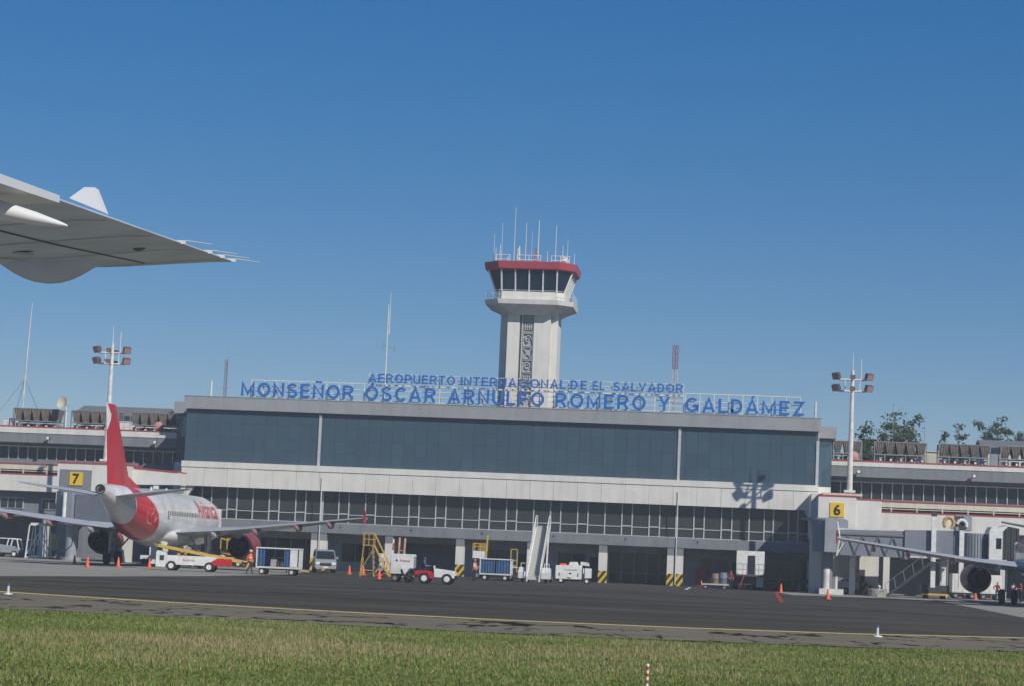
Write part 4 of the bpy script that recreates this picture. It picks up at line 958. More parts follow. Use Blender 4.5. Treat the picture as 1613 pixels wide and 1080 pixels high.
# fairings under the wing: a deep one near the tip and a slim one further in
OWW = mat('own_wing_white', (.66, .66, .66), .4)
def pod(name, m, yc, px0, px1, py_low, half, px_low=None, zoff=0.0, pw=1.0):
    te, z = at(yc); x0, x1 = W(px0, 400, yc)[0], W(px1, 400, yc)[0]; zl = W(px_low or (px0+px1)/2, py_low, yc)[1]; dp = z-zl; rings = []
    for t in np.linspace(0, 1, 17):
        k = max(.02, math.sin(math.pi*t)**pw); x = x0+(x1-x0)*t
        rings.append([(x, yc+half*k*math.cos(a), z+zoff+.05-(dp+.05)*k*max(0, -math.sin(a))+.03*k*max(0, math.sin(a))) for a in [2*math.pi*q/24 for q in range(24)]])
    return MB().loft(rings).build(name, m, OW, True, smooth=True)
pod('hinge_fairing', WGm, 11.5, -62, 212, 447, .30, 75, 0, 1.35)
pod('actuator_pod', mat('own_wing_dark', (.10, .11, .12), .5), 10.95, 188, 246, 396, .05, 212)
A0, A1 = W(-170, 292, 8.2), W(106, 356, 8.2); rings = []
for t, r in ((0, .02), (.12, .036), (.35, .046), (.6, .040), (.82, .026), (.96, .011), (1, .004)):
    x = A0[0]+(A1[0]-A0[0])*t; zc = A0[1]+(A1[1]-A0[1])*t
    rings.append([(x, 8.2+r*1.3*math.cos(u), zc+r*math.sin(u)) for u in [2*math.pi*q/16 for q in range(16)]])
MB().loft(rings).build('flap_fairing', OWW, OW, True, smooth=True)
# panel seams, hinge gap and access plates on the underside
UPR = [(0, -.012), (.1, -.03), (.3, -.16), (.5, -.30), (.7, -.34), (.9, -.25), (.98, -.12)]
SEC = [(1.5, 2.5, .42), (5, 2.4, .40), (8, 2.25, .33), (10.5, 1.75, .27), (11.8, 1.33, .21), (12.0, 1.22, .15)]
def under(y, u):
    te, z = at(y); ch = np.interp(y, [q[0] for q in SEC], [q[1] for q in SEC]); th = np.interp(y, [q[0] for q in SEC], [q[2] for q in SEC])
    return te-ch*u, z+th*np.interp(u, [q[0] for q in UPR], [q[1] for q in UPR])-.0035
SEAM = mat('seam_dark', (.10, .11, .125), .6)
def seam(p, q, w, n=14):
    vs = []
    for k in range(n+1):
        y, u = p[0]+(q[0]-p[0])*k/n, p[1]+(q[1]-p[1])*k/n; d = (w, 0) if abs(q[0]-p[0]) < .05 else (0, w)
        for sg in (-1, 1):
            x, z = under(y+d[0]*sg, u+d[1]*sg/1.7); vs.append((x, y+d[0]*sg, z))
    MB().add(vs, [(2*k, 2*k+1, 2*k+3, 2*k+2) for k in range(n)]).build('panel_seam', SEAM, OW, True)
seam((8.7, .30), (11.75, .33), .008); seam((6, .62), (11.8, .64), .004)
for y in (8.7, 9.5, 10.3, 11.1, 11.78): seam((y, .02), (y, .9), .006)
for y, u in ((9.1, .45), (9.9, .46), (10.7, .47)):
    x, z = under(y, u); MB().lathe([(.01, -.004), (.055, -.004), (.055, .0), (.01, .0)], 14, (x, y, z-.003)).build('access_plate', mat('plate_grey', (.36, .40, .46), .45), OW, True)
te, z = at(8.62); te2, z2 = at(5.5)
MB().add([(te-.2, 8.62, z-.03), (te2-.3, 5.5, z2-.04), (te2+.03, 5.5, z2-.04), (te+.012, 8.62, z-.018), (te-.2, 8.62, z+.03), (te2-.3, 5.5, z2+.05), (te2+.03, 5.5, z2+.01), (te+.012, 8.62, z+.012)],
         [(0, 1, 2, 3), (4, 7, 6, 5), (0, 4, 5, 1), (3, 2, 6, 7), (0, 3, 7, 4), (1, 5, 6, 2)]).build('flap', OWW, OW, True)
a = W(112, 314, 9.75); b_ = W(168, 337, 9.75); xm_, zm_ = W(139, 297, 9.75)
MB().prism([a, b_, (xm_+.04, zm_+.0), (xm_-.01, zm_)], 'y', 9.72, 9.78).build('trim_tab_horn', OWW, OW, True)
for y in (10.75, 11.35, 11.65, 11.93):
    te, z = at(y)
    o = MB().box(te-.05, te+.02, y-.008, y+.008, z-.006, z+.012).build('wick_base', OWW, OW, True)
    MB().tube((te+.02, y, z+.012), (te+.15, y+.02, z+.0), .003, .002, 6).build('static_wick', mat('wick_pale', (.5, .5, .5), .5), OW, True)
# ============================================================ ROOFTOP EQUIPMENT
def condenser_row(px0, px1, py_top, n, Y, zroof, label):
    xa, zt = W(px0, py_top, Y); xb = W(px1, py_top, Y)[0]
    R_ = thing('condenser_row', label, 'condenser', ((xa+xb)/2, Y, zroof), 0, 'rows of tapered rooftop condensers')
    L = xb-xa; w = L/n; zt -= zroof; zm = zt*.46
    fr = MB()
    for k in range(n+1):
        if k in (0, n) or k % 2 == 1:
            for y in (-.0, 2.0): fr.bar((-L/2+k*w, y, 0), (-L/2+k*w, y, zm if 0 < k < n else zt), .09)
    for y in (0, 2.0): fr.bar((-L/2, y, zm), (L/2, y, zm), .10); fr.bar((-L/2, y, zt), (L/2, y, zt), .08)
    fr.build('support_frame', STEEL, R_)
    um = None
    for k in range(n):
        if um is None:
            m = MB().loft([[(-w*.22, 0.1, zm), (w*.22, .1, zm), (w*.22, 1.9, zm), (-w*.22, 1.9, zm)], [(-w*.49, 0, zt), (w*.49, 0, zt), (w*.49, 2, zt), (-w*.49, 2, zt)]])
            for q in range(5):
                u = -.42+q*.21
                m.bar((u*w*.46, .07, zm+.05), (u*w*1.05, -.03, zt-.06), .05)
            o = um = m.build('condenser', HVAC, R_)
        else: o = link('condenser', um.data, R_)
        o.location = (-L/2+(k+.5)*w, 0, 0)
        c = MB().lathe([(.02, 0), (.18, 0), (.18, .5), (.02, .5)], 10, (-L/2+(k+.5)*w, .3, zm*.35), 'y').build('compressor', DKSTEEL, R_)
        MB().box(-L/2+(k+.5)*w-.3, -L/2+(k+.5)*w+.35, .4, 1.7, .05, zm*.8).build('pump_box', DKSTEEL if k % 2 else GREY, R_)
        MB().box(-L/2+(k+.62)*w-.1, -L/2+(k+.62)*w+.1, .25, .38, zm*.45, zm*.45+.2).build('gauge_plate', LAMP, R_)
    return R_
ZLR, ZRR = 12.66, 12.53
condenser_row(22, 93, 641.5, 5, YF+8, ZLR, 'row of tapered brown condensers beside the rooftop dish')
condenser_row(113, 187, 645.5, 5, YF+8, ZLR, 'row of tapered brown condensers behind the red tail fin')
condenser_row(206, 279, 648.5, 5, YF+8, ZLR, 'row of tapered brown condensers against the side of the glass storey')
condenser_row(1313, 1358, 693, 3, YF+8, ZRR, 'short row of three brown condensers behind the floodlight mast')
condenser_row(1378, 1460, 694.5, 5, YF+8, ZRR, 'row of five brown condensers in front of the largest tree')
condenser_row(1479.5, 1560, 698, 5, YF+8, ZRR, 'row of five brown condensers in front of the small round tree')
condenser_row(1577, 1657, 701.5, 5, YF+8, ZRR, 'row of brown condensers in front of the white rooftop shed')
# handrail posts, dish, round vents, boxes
x, z = W(98, 634.5, YF+7); 
Ds = thing('satellite_dish', 'cream satellite dish on a post on the terminal wing roof', 'satellite dish', (x+.35, YF+7.4, ZLR))
d_ = MB().lathe([(.02, 0), (.35, .05), (.62, .16), (.70, .22), (.68, .24), (.3, .1), (.02, .05)], 20).build('reflector', mat('dish_cream', (.62, .57, .45), .5), Ds, smooth=True)
d_.location = (-.25, -.2, z-ZLR); d_.rotation_euler = (math.radians(72), 0, math.radians(-25))
MB().tube((0, 0, 0), (0, 0, z-ZLR-.2), .07).tube((0, 0, z-ZLR-.5), (-.2, -.1, z-ZLR), .05).build('post', WHITE, Ds)
MB().tube((.3, -.3, z-ZLR-.4), (.15, -.9, z-ZLR-.1), .03).build('feed_arm', STEEL, d_.parent)
for px, py, lab in ((249.5, 670, 'pink round tank cap on the roof by the glass storey'), (1345, 717, 'pink round tank cap on the roof behind the floodlight mast')):
    x, z = W(px, py, YF+7)
    o = MB().lathe([(.1, 0), (.42, .08), (.46, .3), (.40, .5), (.1, .56)], 16, axis='y').tube((0, .25, -(z-12.5)), (0, .25, -.4), .09).build('round_tank', mat('pink_paint', (.55, .27, .25), .6), smooth=True)
    o.location = (x, YF+6.9, z); tag(o, lab, 'tank')
for px, lab in ((12, 'white cabinet at the far end of the condenser row with dish'), (203, 'white cabinet between two condenser rows near the tail fin')):
    x, _ = W(px, 660, YF+8.4)
    o = MB().box(-.5, .5, 0, .7, 0, 1.25).box(-.56, .56, -.05, .75, 1.25, 1.33).box(-.03, .03, -.02, 0, .1, 1.15).build('roof_cabinet', DIRTY_WHITE); o.location = (x, YF+8.6 if px < 100 else YF+6.9, ZLR); tag(o, lab, 'cabinet')
# roof buildings behind
def shed(label, xa, xb, Y, dp, z0, ze, zr_, m_roof, m_wall):
    S = thing('roof_shed', label, 'shed', ((xa+xb)/2, Y, z0))
    L = (xb-xa)/2
    MB().box(-L+.3, L-.3, 0.3, dp, 0, ze-z0).build('wall', m_wall, S)
    MB().prism([(-.3, ze-z0), (dp/2, zr_-z0), (dp+.3, ze-z0), (dp/2, zr_-z0-.25)], 'x', -L, L).build('roof', m_roof, S)
    MB().prism([(.31, ze-z0), (dp/2, zr_-z0-.28), (dp-.01, ze-z0)], 'x', -L+.32, L-.32).build('gable', m_wall, S)
    MB().box(-L+1, -L+2, .26, .298, .1, ze-z0-.2).build('door', GREY, S)
xa, _ = W(128, 640, YF+17); xb = W(268, 645, YF+17)[0]
shed('grey low gabled shed on the roof behind the condensers', xa, xb, YF+14, 8, ZLR, W(180, 654, YF+14)[1], W(180, 639.5, YF+18)[1], mat('sheet_roof', (.17, .17, .17), .6, var=.1, scale=1), DIRTY_WHITE)
xa, _ = W(1541, 700, YF+17)
shed('white rooftop shed with grey roof behind the condensers', xa, xa+14, YF+14, 8, ZRR, W(1580, 705, YF+14)[1], W(1580, 693, YF+18)[1], MATS['sheet_roof'], DIRTY_WHITE)
x, z = W(1484, 727, YF+12); o = MB().box(-1.0, 1.0, 0, 1.5, 0, 1.7).box(-1.1, 1.1, -.1, 1.6, 1.7, 1.8).box(-.4, .4, -.03, 0, .1, 1.4).build('roof_hut', CREAM); o.location = (W(1469, 700, YF+12)[0], YF+12, ZRR); tag(o, 'small cream hut on the roof between two condenser rows', 'hut')

# masts and aerials on the roofs
def lattice(name, label, px, py_t, py_b, Y, w, m, zbase, bands=8, rod=0):
    x, zt = W(px, py_t, Y)
    o = thing(name, label, 'mast', (x, Y, zbase)); H_ = zt-zbase; f_ = MB()
    c = [(-w/2, -w/3), (w/2, -w/3), (0, w*.55)]
    for p in c: f_.tube((p[0], p[1], 0), (p[0], p[1], H_), w*.075, n=5)
    for k in range(bands):
        for i in range(3):
            p, q = c[i], c[(i+1) % 3]; z0, z1 = H_*k/bands, H_*(k+1)/bands
            f_.tube((p[0], p[1], z0), (q[0], q[1], z1), w*.045, n=4); f_.tube((p[0], p[1], z1), (q[0], q[1], z1), w*.045, n=4)
    f_.build('lattice', m, o)
    if rod: MB().tube((0, 0, H_-.3), (0, 0, H_+rod), .03, .015, 6).build('rod', STEEL, o)
    return o
lt_ = lattice('lattice_mast', 'red and white lattice mast rising behind the rooftop letters', 1064.5, 543.5, 650, YF+22, .55, MASTBANDS, 15.2, 12)
MB().tube((-1.0, 0, 3.8), (2.0, 0, 3.55), .03, n=6).tube((-.6, 0, 3.5), (-.6, 0, 4.1), .02, n=5).tube((1.5, 0, 3.3), (1.5, 0, 3.9), .02, n=5).build('side_aerial', STEEL, lt_)
lm = lattice('lattice_mast', 'thin brownish lattice mast on the roof left of the lettering frame', 357.3, 566, 620, YF+12, .28, mat('mast_brown', (.15, .09, .08), .6), 16.2, 7, 1.3)
MB().tube((-.55, 0, 1.9), (.55, 0, 1.9), .02, n=5).build('crossbar', STEEL, lm)
o = thing('whip_mast', 'tall thin white mast with crossbars behind the word over the sign', 'mast', (W(607, 590, YF+12)[0], YF+12, 16.2))
H_ = W(609, 480, YF+12)[1]-16.2
MB().tube((0, 0, 0), (0, 0, H_), .09, .05, 8).build('pole', DIRTY_WHITE, o); MB().tube((.18, 0, H_*.72), (.18, 0, W(612, 461, YF+12)[1]-16.2), .05, .025, 6).tube((0, 0, H_*.74), (.18, 0, H_*.74), .03, n=5).build('whip', DIRTY_WHITE, o)
MB().tube((-.5, 0, H_*.62), (.9, 0, H_*.6), .025, n=5).tube((-.4, 0, H_*.58), (-.4, 0, H_*.66), .02, n=5).tube((.8, 0, H_*.56), (.8, 0, H_*.64), .02, n=5).build('crossbar', STEEL, o)
o = thing('guyed_mast', 'tall thin guyed mast on the wing roof near the dish', 'mast', (W(33, 660, YF+14)[0], YF+14, ZLR))
zt = W(51, 478, YF+14); xt2 = zt[0]-o.location[0]; H_ = zt[1]-ZLR
MB().tube((0, 0, 0), (xt2*.55, 0, H_*.62), .085, .07, 8).tube((xt2*.55, 0, H_*.62), (xt2, 0, H_), .07, .03, 8).build('pole', DIRTY_WHITE, o)
for dx, dy in ((-3.6, -1), (-1.6, 1.5), (2.2, 3)): MB().tube((xt2*.3, 0, H_*.42), (dx, dy, 0), .03, n=5).build('guy_wire', STEEL, o)
for px, pt, pb, Y, zb, lab in ((333.5, 598, 620, YF+13, 16.2, 'short pale pipe on the roof beside the brownish mast'), (1285, 632, 656, YF+1.5, 16.2, 'short pale pipe at the end of the rooftop letters'), (1407.5, 635, 700, YF+20, ZRR, 'thin whip aerial in front of the largest tree'), (1456.5, 669, 700, YF+12, ZRR, 'short whip aerial beside the cream roof hut'), (1509, 668, 700, YF+13, ZRR, 'thin whip aerial by the small round tree')):
    x, z = W(px, pt, Y); r = .12 if 'pipe' in lab else .035
    o = MB().tube((0, 0, 0), (0, 0, z-zb), r, r*.8, 8).box(-.15, .15, -.15, .15, 0, .1).build('aerial' if r < .1 else 'vent_pipe', DIRTY_WHITE if r > .1 else STEEL); o.location = (x, Y, zb); tag(o, lab, 'aerial' if r < .1 else 'pipe')

# ============================================================ TREES
def leafmat(name, a, b):
    m = mat(name, a, .7, var=0, col2=b, scale=.8); m.node_tree.nodes['Principled BSDF'].inputs['Specular IOR Level'].default_value = .2
    return m
LEAF = leafmat('leaf_green', (.018, .036, .012), (.052, .085, .026)); BARK = mat('bark', (.09, .07, .055), .9, var=.2, scale=6)
def tree(label, px, py_top, Y, width, n_limbs, leaves, seed, open_=.5):
    r = random.Random(seed); x, zt = W(px, py_top, Y)
    Tn = thing('tree', label, 'tree', (x, Y, 0), 0, 'trees beyond the terminal roof')
    tk = MB(); tk.tube((0, 0, 0), (0, 0, zt*.55), .35, .22, 8)
    cr_ = []
    for k in range(n_limbs):
        a = 2*math.pi*k/n_limbs+r.uniform(-.3, .3); h0 = zt*r.uniform(.38, .6); ln = r.uniform(.5, 1.0)
        tip = Vector((math.cos(a)*width*.5*ln, math.sin(a)*width*.5*ln, zt*(.99 if k == 0 else r.uniform(.62, .96))))
        if k == 0: tip.x *= .2; tip.y *= .2
        p0 = Vector((0, 0, h0)); p1 = p0.lerp(tip, .5)+Vector((r.uniform(-.4, .4), r.uniform(-.4, .4), .5))
        tk.tube(p0, p1, .14, .09, 6); tk.tube(p1, tip, .09, .03, 6)
        for t in np.linspace(.15, 1, 6):
            c = (p0.lerp(p1, t/.5) if t < .5 else p1.lerp(tip, (t-.5)/.5)); cr_.append((c, r.uniform(.5, 1.0)*width*.15*(1.3-.6*t)))
            if r.random() < .8:
                d = Vector((r.uniform(-1, 1), r.uniform(-1, 1), r.uniform(-.3, .9)))*width*.13; tk.tube(c, c+d, .035, .012, 5); cr_.append((c+d, width*.07))
    tk.build('trunk', BARK, Tn)
    cv = MB()
    for k in range(leaves):
        c, rad = r.choice(cr_); p = c+Vector((r.gauss(0, 1), r.gauss(0, 1), r.gauss(0, .8)))*rad*.7
        if p.z > zt*1.0: continue
        n1 = Vector((r.uniform(-1, 1), r.uniform(-1, 1), r.uniform(-1, 1))).normalized(); n2 = n1.orthogonal().normalized(); s = r.uniform(.13, .30)
        cv.add([p-n1*s, p+n2*s*.55, p+n1*s, p-n2*s*.55], [(0, 1, 2, 3)])
    cv.build('crown', LEAF, Tn)
tree('largest feathery green tree with open crown behind the roof condensers', 1403, 648, YF+60, 8.2, 16, 9000, 3)
tree('low bushy green tree showing beside the floodlight mast', 1352, 684, YF+62, 6, 9, 4000, 4)
tree('small round green tree behind the roof condensers', 1504, 667, YF+64, 5.6, 12, 5200, 5)
tree('grey-green tree behind the white rooftop shed', 1574, 655, YF+90, 6.5, 15, 9000, 6)
tree('dense low green tree filling the gap between two condenser rows', 1372, 692, YF+58, 5.5, 10, 4500, 8)
tree('small tuft of a tree crown above the condensers', 1440, 694, YF+66, 4, 8, 2500, 9)

# ============================================================ PEOPLE
def person(label, loc, rz, joints, top, legs=NAVY, vest=None, scale=1.0, hat=None):
    """one continuous skinned body; joints override the standing pose"""
    J = dict(pel=(0, 0, .95), chest=(0, -.01, 1.28), neck=(0, 0, 1.47), head=(0, -.02, 1.60), crown=(0, -.01, 1.73),
             shL=(-.17, 0, 1.40), elL=(-.24, .02, 1.13), wrL=(-.25, -.06, .89), haL=(-.25, -.09, .79), shR=(.17, 0, 1.40), elR=(.24, .02, 1.13), wrR=(.25, -.06, .89), haR=(.25, -.09, .79),
             hiL=(-.10, 0, .90), knL=(-.11, -.02, .49), anL=(-.11, .02, .09), toL=(-.12, -.17, .04), hiR=(.10, 0, .90), knR=(.11, -.02, .49), anR=(.11, .02, .09), toR=(.12, -.17, .04))
    J.update(joints)
    Rd = dict(pel=.135, chest=.15, neck=.06, head=.095, crown=.075, shL=.07, elL=.047, wrL=.034, haL=.042, shR=.07, elR=.047, wrR=.034, haR=.042, hiL=.09, knL=.06, anL=.045, toL=.04, hiR=.09, knR=.06, anR=.045, toR=.04)
    names = list(J); ed = [('pel', 'chest'), ('chest', 'neck'), ('neck', 'head'), ('head', 'crown'), ('chest', 'shL'), ('shL', 'elL'), ('elL', 'wrL'), ('wrL', 'haL'), ('chest', 'shR'), ('shR', 'elR'), ('elR', 'wrR'), ('wrR', 'haR'),
                           ('pel', 'hiL'), ('hiL', 'knL'), ('knL', 'anL'), ('anL', 'toL'), ('pel', 'hiR'), ('hiR', 'knR'), ('knR', 'anR'), ('anR', 'toR')]
    me = bpy.data.meshes.new('person'); me.from_pydata([J[n] for n in names], [(names.index(a), names.index(b)) for a, b in ed], [])
    o = bpy.data.objects.new('person', me); C.objects.link(o)
    sk = o.modifiers.new('s', 'SKIN'); 
    for i, n in enumerate(names):
        me.skin_vertices[0].data[i].radius = (Rd[n], Rd[n]*(.8 if n in ('pel', 'chest') else 1)); me.skin_vertices[0].data[i].use_root = (n == 'pel')
    o.modifiers.new('b', 'SUBSURF').levels = 1
    bm_ = bpy.data.meshes.new_from_object(o.evaluated_get(bpy.context.evaluated_depsgraph_get()))
    o.modifiers.clear(); o.data = bm_; bpy.data.meshes.remove(me); bm_.name = 'person'
    bm_.materials.clear()
    for m in (SKIN, HAIR, top, legs, BLACK): bm_.materials.append(m)
    hd, nk, pl = Vector(J['head']), Vector(J['neck']), Vector(J['pel'])
    ax = (hd-nk).normalized()
    segs = [(Vector(J[a]), Vector(J[b]), k) for a, b, k in [('pel', 'chest', 2), ('chest', 'neck', 2), ('chest', 'shL', 2), ('chest', 'shR', 2), ('shL', 'elL', 2), ('shR', 'elR', 2), ('elL', 'wrL', 0), ('elR', 'wrR', 0), ('wrL', 'haL', 0), ('wrR', 'haR', 0), ('pel', 'hiL', 3), ('pel', 'hiR', 3), ('hiL', 'knL', 3), ('hiR', 'knR', 3), ('knL', 'anL', 3), ('knR', 'anR', 3), ('anL', 'toL', 4), ('anR', 'toR', 4), ('neck', 'head', 0), ('head', 'crown', 9)]]
    for p in bm_.polygons:
        c = p.center; best = None
        for a, b, k in segs:
            t = max(0, min(1, (c-a).dot(b-a)/max(1e-9, (b-a).length_squared))); dd = (c-a.lerp(b, t)).length
            if best is None or dd < best[0]: best = (dd, k)
        k = best[1]
        if k == 9: k = 1 if ((c-hd).dot(ax) > .04 or c.y > hd.y+.03) else 0
        p.material_index = k; p.use_smooth = True
    o.location = (loc[0], loc[1], loc[2] if len(loc) > 2 else .006); o.rotation_euler = (0, 0, rz); o.scale = (scale,)*3
    if vest:                                   # sleeveless vest shell over the torso
        a, b = Vector(J['pel'])+Vector((0, 0, .0)), Vector(J['neck']); d = (b-a); q = d.to_track_quat('Z', 'Y'); rings = []
        for t, rx, ry in ((-.05, .185, .15), (.3, .19, .155), (.6, .205, .165), (.85, .19, .14), (.95, .11, .10)):
            c = a+d*t; rings.append([c+q @ Vector((rx*math.cos(u), ry*math.sin(u), 0)) for u in [2*math.pi*k/14 for k in range(14)]])
        v = MB().loft(rings, caps=False).build('vest', vest, o, smooth=True)
        t_ = .42; c = a+d*t_; MB().loft([[c+d*e+q @ Vector((.204*math.cos(u), .164*math.sin(u), 0)) for u in [2*math.pi*k/14 for k in range(14)]] for e in (0, .1)], caps=False).build('reflective_band', LAMP, v)
    if hat: MB().lathe([(.12, 0), (.125, .03), (.10, .11), (.02, .14)], 12, (hd.x, hd.y, hd.z+.04)).build('cap', hat, o, smooth=True)
    return tag(o, label, 'person')
WALK = dict(knL=(-.11, -.22, .52), anL=(-.11, -.25, .10), toL=(-.12, -.42, .08), knR=(.11, .08, .50), anR=(.11, .38, .16), toR=(.12, .30, .03), elL=(-.25, .14, 1.15), wrL=(-.25, .10, .92), haL=(-.25, .06, .83), elR=(.25, -.14, 1.15), wrR=(.24, -.33, 1.02), haR=(.23, -.42, .98))
BEND = dict(chest=(0, -.30, 1.13), neck=(0, -.47, 1.17), head=(0, -.58, 1.17), crown=(0, -.69, 1.12), shL=(-.17, -.42, 1.10), elL=(-.2, -.50, .85), wrL=(-.18, -.60, .64), haL=(-.17, -.64, .56), shR=(.17, -.42, 1.10), elR=(.2, -.50, .85), wrR=(.18, -.60, .64), haR=(.17, -.64, .56), knL=(-.12, -.12, .5), knR=(.12, -.10, .5))
SIT = dict(pel=(0, 0, .50), chest=(0, .02, .83), neck=(0, .02, 1.02), head=(0, 0, 1.15), crown=(0, .01, 1.28), shL=(-.17, .02, .95), shR=(.17, .02, .95), elL=(-.22, -.12, .72), wrL=(-.15, -.36, .74), haL=(-.12, -.45, .76), elR=(.22, -.12, .72), wrR=(.15, -.36, .74), haR=(.12, -.45, .76),
           hiL=(-.1, -.03, .47), knL=(-.13, -.45, .50), anL=(-.13, -.50, .10), toL=(-.13, -.68, .06), hiR=(.1, -.03, .47), knR=(.13, -.45, .50), anR=(.13, -.50, .10), toR=(.13, -.68, .06))
REACH = dict(elR=(.27, -.18, 1.22), wrR=(.24, -.42, 1.24), haR=(.23, -.51, 1.25), elL=(-.27, -.12, 1.16), wrL=(-.24, -.36, 1.12), haL=(-.23, -.45, 1.12))
HIP = dict(elL=(-.36, .05, 1.15), wrL=(-.2, -.05, 1.0), haL=(-.14, -.08, .97))
person('walking worker in orange vest and dark trousers beside the open baggage cart', G(393, 903), math.radians(70), WALK, VEST, vest=VEST, hat=WHITECLOTH)
person('worker in orange vest standing behind the open baggage cart', (G(447, 902.5)[0], G(447, 902.5)[1]+1.6), math.radians(200), REACH, VEST, vest=VEST, hat=YELLOW)
person('worker in orange and white vest at the end of the blue curtained cart', G(747, 914), math.radians(-110), {}, WHITECLOTH, vest=VEST, hat=VEST)
person('worker in orange bending between the white power unit and the tractor', G(644, 915.5), math.radians(-80), BEND, VEST, vest=VEST)
person('person in dark red shirt beside the loaded dolly and the white catering box', (W(1151, 915, 203)[0], 203.0), math.radians(30), HIP, REDCLOTH)
person('person in dark red shirt with hands at the sides by the hanging engine', (W(1571, 930, 202)[0], 202.0), math.radians(10), HIP, REDCLOTH)
person('person in white shirt beside the airliner main wheels', (W(1596, 930, 200)[0], 200.0), math.radians(170), REACH, WHITECLOTH)
person('person in dark red shirt at the airliner main wheels, turned away', (W(1608, 930, 199)[0], 199.0), math.radians(-60), REACH, REDCLOTH)

# ============================================================ GROUND EQUIPMENT
def wheels(parent, pts, r, w, axis, rimm=WHITE, rr=.55):
    for x, y in pts:
        wl_ = MB().lathe([(r*.5, -w/2), (r*.9, -w/2), (r, -w*.3), (r, w*.3), (r*.9, w/2), (r*.5, w/2)], 18, (x, y, r), axis).build('wheel', BLACK, parent, smooth=True)
        MB().lathe([(.01, -w/2-.012), (r*rr, -w/2-.012), (r*rr, w/2+.012), (.01, w/2+.012)], 14, (x, y, r), axis).build('rim', rimm, wl_)
def cone(px, py, label, grp=None):
    o = thing('traffic_cone', label, 'traffic cone', (*G(px, py), .006), random.uniform(0, 1), 'orange traffic cones')
    bx('base', ORANGE if random.random() < .7 else BLACK, o, -.2, .2, -.2, .2, 0, .05); MB().lathe([(.16, .05), (.045, .74), (.03, .76)], 14).build('body', ORANGE, o, smooth=True)
    MB().lathe([(.112, .33), (.081, .52)], 14, caps=False).build('collar', mat('cone_collar', (.75, .45, .35), .5), o)
    return o
for px, py, l in ((117, 888.5, 'orange cone farthest from the loader, under the airliner tail'), (137.5, 892.5, 'orange cone standing alone between tail and engine, nearest the asphalt'), (186, 892.5, 'orange cone in front of the airliner wheels'), (235, 894, 'orange cone beside the belt loader'),
              (597, 912.5, 'orange cone in front of the white power unit'), (550, 904, 'orange cone next to the shaded white car'), (572, 905, 'orange cone beside the yellow maintenance stand'), (1304, 943, 'orange cone in front of the bridge hydraulic unit'),
              (1230, 932.5, 'orange cone beside the red stop line'), (1258.5, 931, 'shaded orange cone near the wall of the gate house'), (1536.5, 943.5, 'orange cone under the hanging engine'), (1551, 942.5, 'orange cone between the engine and the person in red')):
    cone(px, py, l)

# belt loader
def frame_of(pa, pb):                        # ground positions of two photo points -> origin, heading, length
    a = Vector(G(*pa)); return a, 0.0, W(pb[0], pb[1], a.y)[0]-a.x
gx, gy = G(248, 896.5); 
BL = thing('belt_loader', 'white and red belt loader with yellow rails under the airliner fuselage', 'belt loader', (gx, gy, .006), math.radians(4))
LB = 5.9
MB().prism([(.75, .45), (3.6, .45), (4.5, 1.0), (4.3, 1.12), (.75, 1.12)], 'y', -.8, .8).build('chassis', WHITE, BL)
MB().prism([(3.62, .45), (5.6, .5), (5.6, 1.0), (4.55, 1.02)], 'y', -.82, .82).build('front_body', PLRED, BL)
MB().prism([(0, .25), (.72, .25), (.72, 1.3), (.1, 1.45), (0, 1.3)], 'y', -.85, .1).build('cab_panel', WHITE, BL); bx('seat', BLACK, BL, .2, .65, .15, .6, 1.0, 1.35)
MB().tube((.45, -.4, 1.3), (.25, -.4, 1.75), .03, n=6).build('steering_column', BLACK, BL)
wheels(BL, [(1.15, -.78), (1.15, .78), (3.95, -.78), (3.95, .78)], .36, .26, 'y')
p0, p1 = Vector((-.15, 0, 1.85)), Vector((6.3, 0, .85))
MB().prism([(p0.x, p0.z-.16), (p1.x, p1.z-.16), (p1.x, p1.z), (p0.x, p0.z)], 'y', -.5, .5).build('conveyor_belt', BLACK, BL)
for y in (-.56, .56): MB().prism([(p0.x, p0.z-.13), (p1.x, p1.z-.13), (p1.x, p1.z+.1), (p0.x, p0.z+.1)], 'y', y-.05, y+.05).build('side_rail', YELLOW, BL)
MB().bar((2.2, -.4, 1.1), (1.2, -.4, 1.55), .1).bar((4.4, -.4, 1.0), (4.4, -.4, 1.05), .1).build('lift_arm', DKSTEEL, BL)
n_ = glyph('Avianca', .30, .01); n_.transform(ROTX); n_.materials.clear(); n_.materials.append(PLRED); link('operator_name', n_, BL, (1.95, -.807, .72))
for k, (t, s_) in enumerate(((.08, .4), (.2, .3), (.36, .35), (.62, .3))):
    p = p0.lerp(p1, t); o = MB().box(-s_*.6, s_*.6, -.25, .25, 0, s_*.75).box(-.09, .09, -.02, .02, s_*.75, s_*.75+.06).build('suitcase', [DIRTY_WHITE, BAGS[2], BAGS[3], BAGS[0]][k], bevel=.02)
    v = Matrix.Rotation(math.radians(4), 4, 'Z') @ p; o.location = (gx+v.x, gy+v.y, v.z+.03); o.rotation_euler = (0, math.atan2(1.0, 6.45), math.radians(4)); tag(o, ['pale suitcase at the raised end of the loader belt', 'blue suitcase second from the raised end of the loader belt', 'grey suitcase midway on the loader belt', 'black suitcase lowest on the loader belt'][k], 'suitcase', 'suitcases on the belt loader')
bx('control_panel', DKSTEEL, BL, .3, .6, -.9, -.852, .75, 1.1); MB().tube((.05, -.8, 1.4), (.05, -.8, 2.0), .025, n=6).tube((.05, .05, 1.4), (.05, .05, 2.0), .025, n=6).tube((.05, -.8, 2.0), (.05, .05, 2.0), .025, n=6).build('grab_rail', DKSTEEL, BL)
